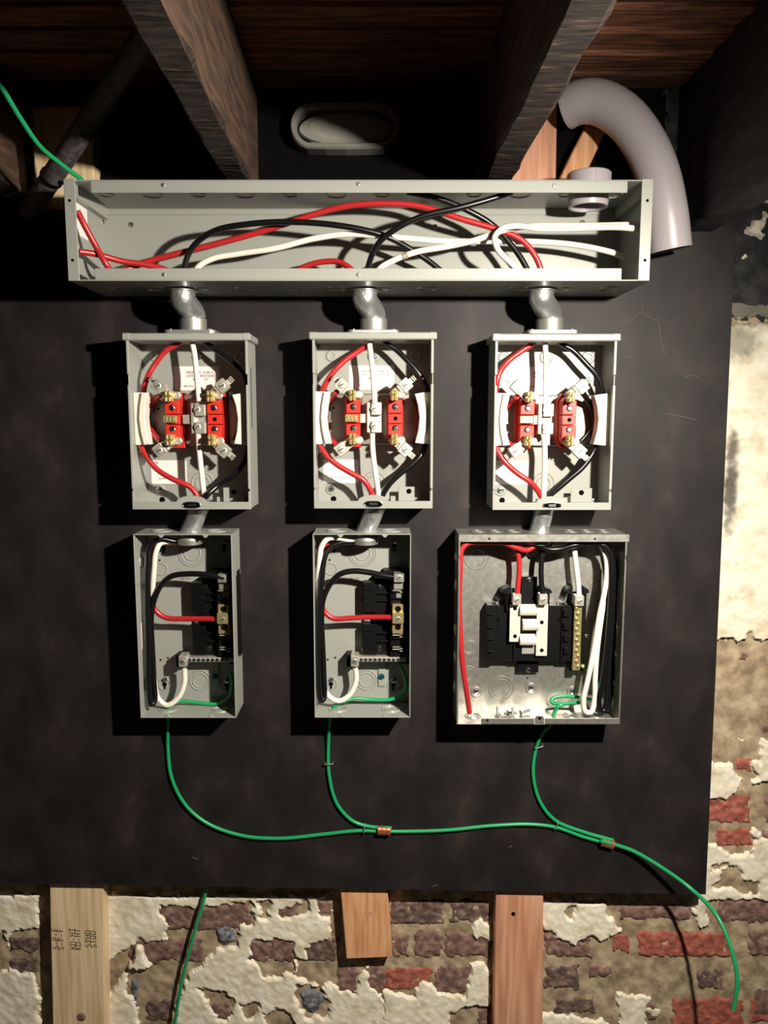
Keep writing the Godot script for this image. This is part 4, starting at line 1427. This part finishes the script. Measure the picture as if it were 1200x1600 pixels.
func line_wires() -> void:
	var r := TR
	var ga := "supply wires from the trough into the meter sockets"
	# left socket
	var red_l := path([124, 393, 0.135, 150, 397, 0.12, 190, 408, 0.1, 235, 415, 0.085, 270, 428, 0.075, 290, 470, 0.062, 301, 510, 0.045]) + path([430, 395, 0.042, 340, 450, 0.042, 265, 540, 0.045, 222, 610, 0.048, 192, 690, 0.045, 188, 790, 0.035, 202, 890, 0.028, 235, 975, 0.03, 300, 1060, 0.06], 180, 440, 4.2125)
	wire("red_wire", red_l, r, M.red, "red wire from the left end of the trough into the leftmost meter socket", ga)
	var blk_l := path([690, 424, 0.05, 670, 408, 0.06, 636, 386, 0.075, 600, 368, 0.09, 540, 354, 0.1, 460, 347, 0.1, 390, 350, 0.1, 335, 361, 0.095, 302, 385, 0.085, 288, 418, 0.08, 290, 470, 0.066, 303, 510, 0.045]) + path([590, 395, 0.042, 690, 470, 0.042, 780, 540, 0.045, 850, 620, 0.045, 878, 720, 0.03, 860, 850, 0.026, 820, 960, 0.028, 780, 1060, 0.06], 180, 440, 4.2125)
	wire("black_wire", blk_l, r, M.black, "black wire arching over the middle of the trough, feeding the leftmost meter socket", ga)
	var wht_l := path([976, 402, 0.072, 958, 395, 0.07, 900, 383, 0.07, 840, 378, 0.07, 770, 377, 0.07, 700, 377, 0.08, 620, 371, 0.085, 545, 366, 0.085, 490, 373, 0.085, 430, 388, 0.085, 370, 397, 0.08, 330, 405, 0.08, 306, 422, 0.08, 300, 470, 0.066, 302, 510, 0.045]) + path([508, 395, 0.05, 522, 480, 0.052, 535, 600, 0.052, 552, 790, 0.062], 180, 440, 4.2125)
	var w := wire("white_wire", wht_l, r, M.white, "white wire lying along the whole trough, feeding the leftmost meter socket", ga)
	# middle socket
	var red_m := path([462, 424, 0.05, 480, 415, 0.055, 505, 409, 0.06, 527, 409, 0.065, 548, 420, 0.075, 568, 445, 0.078, 577, 480, 0.055, 583, 510, 0.042]) + path([478, 380, 0.042, 400, 435, 0.042, 320, 490, 0.045, 240, 570, 0.048, 185, 660, 0.045, 158, 760, 0.034, 160, 860, 0.028, 190, 950, 0.028, 262, 1020, 0.06], 460, 440, 4)
	wire("red_wire", red_m, r, M.red, "short red wire humping over the trough lip into the middle meter socket", ga)
	var blk_m := path([800, 300, 0.11, 770, 310, 0.112, 720, 324, 0.115, 660, 338, 0.115, 618, 358, 0.11, 590, 382, 0.1, 575, 418, 0.085, 572, 450, 0.077, 584, 510, 0.042]) + path([570, 380, 0.042, 640, 430, 0.042, 720, 510, 0.045, 795, 600, 0.045, 835, 690, 0.04, 842, 800, 0.03, 815, 900, 0.027, 770, 980, 0.03, 720, 1030, 0.06], 460, 440, 4)
	wire("black_wire", blk_m, r, M.black, "black wire rising to the trough top lip, feeding the middle meter socket", ga)
	var wht_m := path([1000, 351, 0.115, 960, 352, 0.112, 900, 353, 0.106, 840, 353, 0.096, 805, 356, 0.085, 780, 362, 0.09, 740, 376, 0.09, 700, 385, 0.085, 650, 394, 0.08, 615, 407, 0.08, 590, 424, 0.08, 582, 470, 0.064, 583, 510, 0.042]) + path([470, 380, 0.05, 478, 460, 0.052, 490, 570, 0.052, 503, 765, 0.062], 460, 440, 4)
	w = wire("white_wire", wht_m, r, M.white, "white wire crossing the right half of the trough, feeding the middle meter socket", ga)
	var g := G.new()
	g.tube(PackedVector3Array([at(763, 370.5, 0.0905), at(775, 364, 0.0895)]), r + 0.0015, 14)
	obj("tape_band", g, M.tape, w, wht_m[0])
	g = G.new()
	g.tube(PackedVector3Array([at(629, 401.2, 0.0805), at(637, 398.2, 0.0805)]), r + 0.0006, 14)
	obj("tape_band", g, M.tape, w, wht_m[0])
	# right socket
	var red_r := path([121, 330, 0.15, 131, 350, 0.14, 150, 385, 0.127, 168, 416, 0.12, 180, 428, 0.1, 200, 420, 0.08, 240, 406, 0.07, 310, 388, 0.07, 380, 370, 0.07, 440, 352, 0.075, 500, 332, 0.08, 550, 321, 0.085, 610, 318, 0.088, 660, 323, 0.088, 720, 342, 0.088, 775, 358, 0.086, 815, 375, 0.084, 836, 400, 0.082, 846, 425, 0.08, 850, 460, 0.074, 858, 510, 0.042]) + path([340, 380, 0.042, 260, 435, 0.042, 180, 495, 0.045, 128, 560, 0.045, 104, 640, 0.045, 96, 760, 0.03, 104, 880, 0.026, 140, 970, 0.028, 205, 1030, 0.06], 750, 440, 4)
	wire("red_wire", red_r, r, M.red, "long red wire arching across the whole trough, feeding the rightmost meter socket", ga)
	var blk_r := path([636, 300, 0.1, 680, 309, 0.095, 725, 326, 0.09, 770, 352, 0.082, 800, 384, 0.08, 818, 410, 0.08, 832, 440, 0.078, 860, 510, 0.042]) + path([500, 380, 0.042, 580, 430, 0.042, 660, 510, 0.045, 730, 590, 0.045, 765, 690, 0.04, 760, 800, 0.03, 735, 880, 0.027, 690, 950, 0.03, 640, 1010, 0.06], 750, 440, 4)
	wire("black_wire", blk_r, r, M.black, "black wire running behind the red arch in the trough, feeding the rightmost meter socket", ga)
	var wht_r := path([1000, 358, 0.135, 960, 355, 0.125, 900, 357, 0.112, 840, 357, 0.106, 806, 353, 0.1, 784, 358, 0.106, 773, 371, 0.108, 778, 390, 0.104, 795, 408, 0.095, 812, 424, 0.086, 838, 450, 0.076, 858, 510, 0.042]) + path([408, 380, 0.05, 412, 480, 0.052, 412, 600, 0.052, 410, 770, 0.062], 750, 440, 4)
	wire("white_wire", wht_r, r, M.white, "white wire looping back at the tape in the trough, feeding the rightmost meter socket", ga)

func feeder_wires() -> void:
	var r := TR
	var ga := "wires from the meter sockets down into the panels"
	# first column
	var top := path([545, 1420, 0.05, 560, 1500, 0.042], 180, 440, 4.2125)
	var red := path([300, 740, 0.06, 240, 800, 0.03, 195, 870, 0.03, 165, 960, 0.04, 162, 1060, 0.05, 205, 1150, 0.055, 280, 1240, 0.055, 400, 1310, 0.055, 490, 1350, 0.052], 180, 440, 4.2125) + top + path([420, 150, 0.036, 400, 245, 0.034, 330, 262, 0.036, 210, 275, 0.04, 165, 360, 0.044, 158, 500, 0.044, 162, 640, 0.044, 195, 745, 0.042, 270, 800, 0.04, 420, 808, 0.04, 560, 809, 0.044, 688, 812, 0.05], 200, 790, 4.571)
	wire("red_wire", red, r, M.red, "red wire from the leftmost meter socket to the main lug of the load centre below", ga)
	var wht := path([545, 995, 0.056, 550, 1080, 0.05, 562, 1200, 0.052, 575, 1330, 0.054, 580, 1420, 0.05], 180, 440, 4.2125) + path([450, 60, 0.04, 430, 160, 0.036, 410, 240, 0.034, 340, 255, 0.036, 235, 268, 0.046, 200, 330, 0.05, 186, 450, 0.05, 175, 600, 0.046, 165, 800, 0.034, 170, 1050, 0.03, 190, 1260, 0.034, 215, 1375, 0.036, 280, 1425, 0.038, 360, 1370, 0.036, 402, 1270, 0.034, 404, 1165, 0.034], 200, 790, 4.571)
	wire("white_wire", wht, r, M.white, "white wire from the leftmost meter socket to the neutral bar of the load centre below", ga)
	var blk := path([765, 740, 0.06, 800, 800, 0.03, 830, 900, 0.026, 858, 1010, 0.03, 868, 1110, 0.04, 840, 1200, 0.05, 770, 1280, 0.052, 680, 1340, 0.052, 600, 1410, 0.062], 180, 440, 4.2125) + path([470, 60, 0.044, 440, 160, 0.038, 420, 250, 0.036, 340, 256, 0.04, 240, 240, 0.05, 165, 280, 0.052, 145, 420, 0.054, 142, 700, 0.054, 146, 1000, 0.054, 150, 1300, 0.054, 168, 1420, 0.052, 188, 1400, 0.048, 184, 1250, 0.046, 172, 1000, 0.046, 165, 800, 0.048, 185, 680, 0.05, 235, 570, 0.05, 310, 505, 0.05, 420, 488, 0.05, 550, 492, 0.052, 690, 518, 0.052], 200, 790, 4.571)
	wire("black_wire", blk, r + 0.0003, M.black, "black wire looping through the load centre below the leftmost meter socket", ga)
	# second column
	red = path([265, 690, 0.06, 215, 740, 0.032, 172, 820, 0.03, 150, 910, 0.036, 158, 1010, 0.05, 195, 1080, 0.055, 260, 1140, 0.056, 360, 1200, 0.056, 430, 1240, 0.055, 478, 1310, 0.052, 500, 1390, 0.046], 460, 440, 4) + path([500, 150, 0.036, 450, 235, 0.034, 370, 250, 0.034, 240, 250, 0.034, 165, 320, 0.036, 146, 450, 0.038, 138, 600, 0.038, 145, 700, 0.038, 180, 770, 0.038, 235, 806, 0.038, 340, 804, 0.038, 460, 797, 0.04, 560, 797, 0.044, 650, 798, 0.05], 470, 790, 4.571)
	wire("red_wire", red, r, M.red, "red wire from the middle meter socket to the main lug of the load centre below", ga)
	wht = path([487, 945, 0.056, 487, 1010, 0.05, 495, 1110, 0.052, 510, 1220, 0.054, 524, 1330, 0.052, 520, 1400, 0.046], 460, 440, 4) + path([505, 130, 0.038, 450, 240, 0.036, 360, 246, 0.042, 270, 232, 0.05, 195, 236, 0.054, 150, 290, 0.054, 135, 400, 0.052, 124, 560, 0.045, 120, 800, 0.036, 130, 1050, 0.032, 150, 1240, 0.034, 195, 1355, 0.036, 270, 1395, 0.038, 350, 1350, 0.036, 395, 1250, 0.034, 390, 1160, 0.034], 470, 790, 4.571)
	wire("white_wire", wht, r, M.white, "white wire from the middle meter socket to the neutral bar of the load centre below", ga)
	blk = path([735, 715, 0.06, 775, 780, 0.03, 805, 880, 0.026, 818, 990, 0.034, 800, 1070, 0.048, 740, 1140, 0.052, 660, 1200, 0.053, 590, 1270, 0.053, 548, 1340, 0.05, 530, 1400, 0.046], 460, 440, 4) + path([510, 130, 0.042, 470, 235, 0.04, 400, 258, 0.04, 300, 262, 0.044, 210, 300, 0.048, 170, 370, 0.052, 150, 520, 0.054, 132, 750, 0.054, 124, 1000, 0.054, 128, 1260, 0.054, 145, 1390, 0.052, 164, 1380, 0.048, 164, 1200, 0.046, 155, 980, 0.046, 148, 800, 0.048, 160, 670, 0.05, 210, 560, 0.05, 280, 490, 0.05, 370, 468, 0.05, 490, 478, 0.05, 590, 500, 0.052, 665, 510, 0.052], 470, 790, 4.571)
	wire("black_wire", blk, r + 0.0003, M.black, "black wire looping through the load centre below the middle meter socket", ga)
	# third column
	red = path([230, 720, 0.06, 175, 770, 0.03, 120, 850, 0.03, 98, 950, 0.04, 104, 1040, 0.052, 150, 1120, 0.056, 230, 1195, 0.056, 310, 1250, 0.056, 360, 1305, 0.053, 395, 1390, 0.046], 750, 440, 4) + path([590, 120, 0.04, 575, 225, 0.04, 520, 268, 0.046, 455, 255, 0.05, 380, 228, 0.052, 260, 222, 0.054, 160, 228, 0.058, 122, 265, 0.06, 112, 400, 0.062, 106, 560, 0.062, 112, 760, 0.062, 126, 950, 0.06, 150, 1120, 0.056, 170, 1255, 0.05], 690, 790, 3.871)
	wire("red_wire", red, r, M.red, "long red wire hanging down the left side of the galvanized panel", ga)
	wht = path([395, 950, 0.056, 404, 1040, 0.05, 405, 1150, 0.052, 400, 1270, 0.054, 398, 1350, 0.052, 408, 1410, 0.046], 750, 440, 4) + path([600, 130, 0.038, 640, 225, 0.036, 720, 230, 0.036, 850, 226, 0.036, 950, 230, 0.04, 988, 290, 0.046, 1000, 400, 0.05, 985, 520, 0.052, 955, 660, 0.052, 925, 850, 0.052, 885, 1050, 0.052, 858, 1180, 0.052, 870, 1245, 0.05, 905, 1248, 0.048, 924, 1180, 0.046, 928, 1050, 0.046, 940, 880, 0.046, 965, 680, 0.044, 992, 500, 0.04, 1004, 350, 0.036], 690, 790, 3.871)
	wire("white_wire", wht, r, M.white, "white wire hanging in a long loop in the right of the galvanized panel", ga)
	blk = path([645, 700, 0.06, 690, 770, 0.03, 720, 860, 0.027, 735, 960, 0.034, 710, 1060, 0.048, 640, 1160, 0.052, 560, 1230, 0.053, 490, 1290, 0.053, 430, 1345, 0.051, 410, 1410, 0.046], 750, 440, 4) + path([600, 130, 0.042, 580, 228, 0.042, 640, 262, 0.05, 720, 262, 0.052, 800, 240, 0.054, 900, 228, 0.054, 980, 240, 0.056, 1022, 300, 0.056, 1028, 450, 0.056, 1018, 650, 0.054, 1000, 850, 0.052, 975, 1050, 0.05, 950, 1180, 0.048, 958, 1240, 0.046, 985, 1235, 0.044, 1002, 1100, 0.04, 1018, 850, 0.036, 1035, 600, 0.034, 1040, 380, 0.034, 1020, 260, 0.034], 690, 790, 3.871)
	wire("black_wire", blk, r + 0.0003, M.black, "black wire hanging in a long loop at the right wall of the galvanized panel", ga)
	wire("red_wire", path([360, 222, 0.032, 420, 236, 0.036, 458, 280, 0.038, 470, 380, 0.04, 464, 460, 0.042, 457, 545, 0.044], 690, 790, 3.871), r, M.red, "short red wire bending down to the left lug of the galvanized panel", "wires to the lugs of the galvanized panel")
	wire("black_wire", path([720, 222, 0.032, 660, 232, 0.036, 615, 275, 0.038, 602, 380, 0.04, 604, 460, 0.042, 612, 545, 0.044], 690, 790, 3.871), r, M.black, "short black wire bending down to the right lug of the galvanized panel", "wires to the lugs of the galvanized panel")
	wire("white_wire", path([800, 222, 0.03, 806, 290, 0.034, 816, 380, 0.036, 826, 470, 0.036, 832, 555, 0.036], 690, 790, 3.871), r, M.white, "short white wire running straight down to the neutral lug of the galvanized panel", "wires to the lugs of the galvanized panel")
	# a second black tail along the right wall
	wire("black_wire", path([940, 222, 0.022, 1010, 260, 0.022, 1046, 380, 0.024, 1050, 600, 0.024, 1042, 850, 0.026, 1030, 1050, 0.028, 1010, 1190, 0.03, 1000, 1240, 0.03], 690, 790, 3.871), r + 0.0003, M.black, "black tail close to the back right corner of the galvanized panel", "wires to the lugs of the galvanized panel")

func ground_wires() -> void:
	var r := 0.0034
	var b := 0.0042
	var gr := "green ground wires"
	var g1 := path([735, 1190, 0.03, 745, 1290, 0.026, 720, 1370, 0.022, 640, 1416, 0.02, 500, 1408, 0.02, 375, 1396, 0.024, 300, 1430, 0.032, 288, 1500, 0.032], 200, 790, 4.571) + path([263, 1125, 0.022, 262, 1165, b, 268, 1215, b, 290, 1258, b, 325, 1287, b, 380, 1306, b, 440, 1310, b, 510, 1303, b, 560, 1298, b, 612, 1300, b])
	wire("green_wire", g1, r, M.green, "green ground wire sweeping from the leftmost load centre to the first copper crimp", gr)
	var g2 := path([710, 1140, 0.03, 748, 1230, 0.026, 745, 1320, 0.022, 660, 1380, 0.02, 500, 1386, 0.02, 370, 1380, 0.024, 250, 1430, 0.032, 215, 1500, 0.032], 470, 790, 4.571) + path([516, 1124, 0.022, 513, 1160, b, 514, 1210, b, 526, 1255, b, 550, 1282, b, 575, 1291, b + 0.001, 612, 1294, 0.008])
	wire("green_wire", g2, r, M.green, "green ground wire curving from the middle load centre down to the first copper crimp", gr)
	wire("green_wire", path([590, 1299, 0.0075, 640, 1299, b, 700, 1297, b, 770, 1290, b, 830, 1288, b, 870, 1293, b, 910, 1307, b, 960, 1321, 0.006]), r, M.green, "green ground wire lying level between the two copper crimps", gr)
	var g3 := path([840, 968, 0.03, 880, 975, 0.026, 920, 1040, 0.018, 950, 1120, 0.014, 930, 1175, 0.016, 860, 1165, 0.016, 740, 1152, 0.018, 670, 1168, 0.02, 668, 1192, 0.024, 720, 1198, 0.028, 830, 1192, 0.03, 760, 1196, 0.036, 705, 1215, 0.04, 684, 1250, 0.036, 660, 1330, 0.032], 690, 790, 3.871) + path([852, 1140, 0.02, 838, 1168, b, 833, 1210, b, 844, 1253, b, 868, 1282, b, 915, 1301, b + 0.001, 958, 1313, 0.009])
	wire("green_wire", g3, r, M.green, "green ground wire from the galvanized panel down to the second copper crimp", gr)
	wire("green_wire", path([938, 1314, 0.013, 965, 1321, 0.01, 990, 1330, 0.013, 1030, 1353, 0.025, 1080, 1389, 0.05, 1120, 1431, 0.1, 1144, 1488, 0.135, 1152, 1532, 0.15, 1146, 1578, 0.155]), r + 0.0002, M.green, "green ground wire hanging free from the second crimp over the brick wall", gr)
	wire("green_wire", path([-80, 30, 0.36, -5, 125, 0.3, 30, 182, 0.26, 62, 228, 0.22, 95, 256, 0.18, 128, 281, 0.145]), r, M.green, "green ground wire dropping from the ceiling into the left end of the trough", gr)
	wire("green_wire", path([332, 1340, -0.028, 322, 1392, -0.028, 300, 1470, -0.026, 282, 1545, -0.026, 268, 1640, -0.026, 258, 1740, -0.028, 252, 1800, -0.03]), r, M.green, "green ground wire hanging below the board at left, against the plaster", gr)
	# copper crimps
	var k := 0
	for q: Array in [[600, 1298, -0.06], [949, 1317.5, -0.3]]:
		var p := at(q[0], q[1], 0.0078)
		var g := G.new()
		g.xf = Transform3D(Basis(Vector3.BACK, q[2]), p)
		for x in 3:
			var x0 := -0.0125 + x * 0.0085
			var w := 0.008
			g.lathe([Vector2(0.0066, 0), Vector2(0.0076, 0.001), Vector2(0.0076, w - 0.001), Vector2(0.0066, w)], Transform3D(Basis(Vector3(0, 1, 0), Vector3(0, 0, 1), Vector3(1, 0, 0)), Vector3(x0, 0, 0)), 20, 1.15, 0.9)
		g.lathe([Vector2(0, -0.012), Vector2(0.0066, -0.012), Vector2(0.0066, 0.012), Vector2(0, 0.012)], Transform3D(Basis(Vector3(0, 1, 0), Vector3(0, 0, 1), Vector3(1, 0, 0)), Vector3.ZERO), 20, 1.1, 0.9)
		tag(obj("copper_crimp", g, M.copper, self, p), ["copper crimp joining the green wires below the middle load centre", "copper crimp joining the green wires near the lower right of the board"][k], "crimp", "copper crimps on the ground wires")
		k += 1
	k = 0
	for q: Array in [[514, 1191, 0.05], [569, 1293, 1.5], [841, 1165, 0.35], [868, 1288, 1.2]]:
		var p := at(q[0], q[1], 0.001)
		var g := G.new()
		g.xf = Transform3D(Basis(Vector3.BACK, q[2]), p)
		var s := 0.0075
		g.tube(PackedVector3Array([Vector3(-s, 0, -0.002), Vector3(-s, 0, 0.007), Vector3(-s + 0.001, 0, 0.0085), Vector3(s - 0.001, 0, 0.0085), Vector3(s, 0, 0.007), Vector3(s, 0, -0.002)]), 0.001, 8)
		tag(obj("cable_staple", g, M.hub, self, p), ["small wire staple on the green wire below the middle load centre", "small wire staple just left of the first copper crimp", "small wire staple on the green wire just below the galvanized panel", "small wire staple where two green wires meet, left of the second crimp"][k], "staple", "staples on the ground wires")
		k += 1

func loose_screws() -> void:
	var base := BO.y + 0.0016
	var spots := [[338, 1225, 0.04, PI / 2, 0.0], [395, 1240, 0.03, 0.5, 0.1], [430, 1225, 0.045, PI / 2 - 0.15, 0.0], [478, 1222, 0.032, -0.4, 0.1], [352, 1245, 0.052, 0.2, 0.1]]
	var where := ["standing upright at the left", "lying flat in the middle", "standing upright at the right", "lying at the far right", "lying nearest the front"]
	var g := G.new()
	g.lathe([Vector2(0.0, 0.0), Vector2(0.0046, 0.0), Vector2(0.0046, 0.0016), Vector2(0.002, 0.0032), Vector2(0.002, 0.018), Vector2(0.0, 0.022)], Transform3D(), 14)
	for i in 7:
		g.lathe([Vector2(0.0019, 0.006 + i * 0.002), Vector2(0.0026, 0.0068 + i * 0.002), Vector2(0.0019, 0.0076 + i * 0.002)], Transform3D(), 12)
	var me := g.mesh()
	for i in spots.size():
		var q: Array = spots[i]
		var p := bp(q[0], q[1], q[2]) + BO
		var stand: bool = q[3] > 1.3
		p.y = base + (0.0002 if stand else 0.0046)
		var d := Vector3(0, 1, 0.06).normalized() if stand else Vector3(cos(q[3]), 0.12, sin(q[3])).normalized()
		var o := put("loose_screw", me, M.hub, self)
		o.transform = facing(p, d)
		tag(o, "loose steel screw %s on the galvanized panel floor" % where[i], "screw", "loose screws in the galvanized panel")
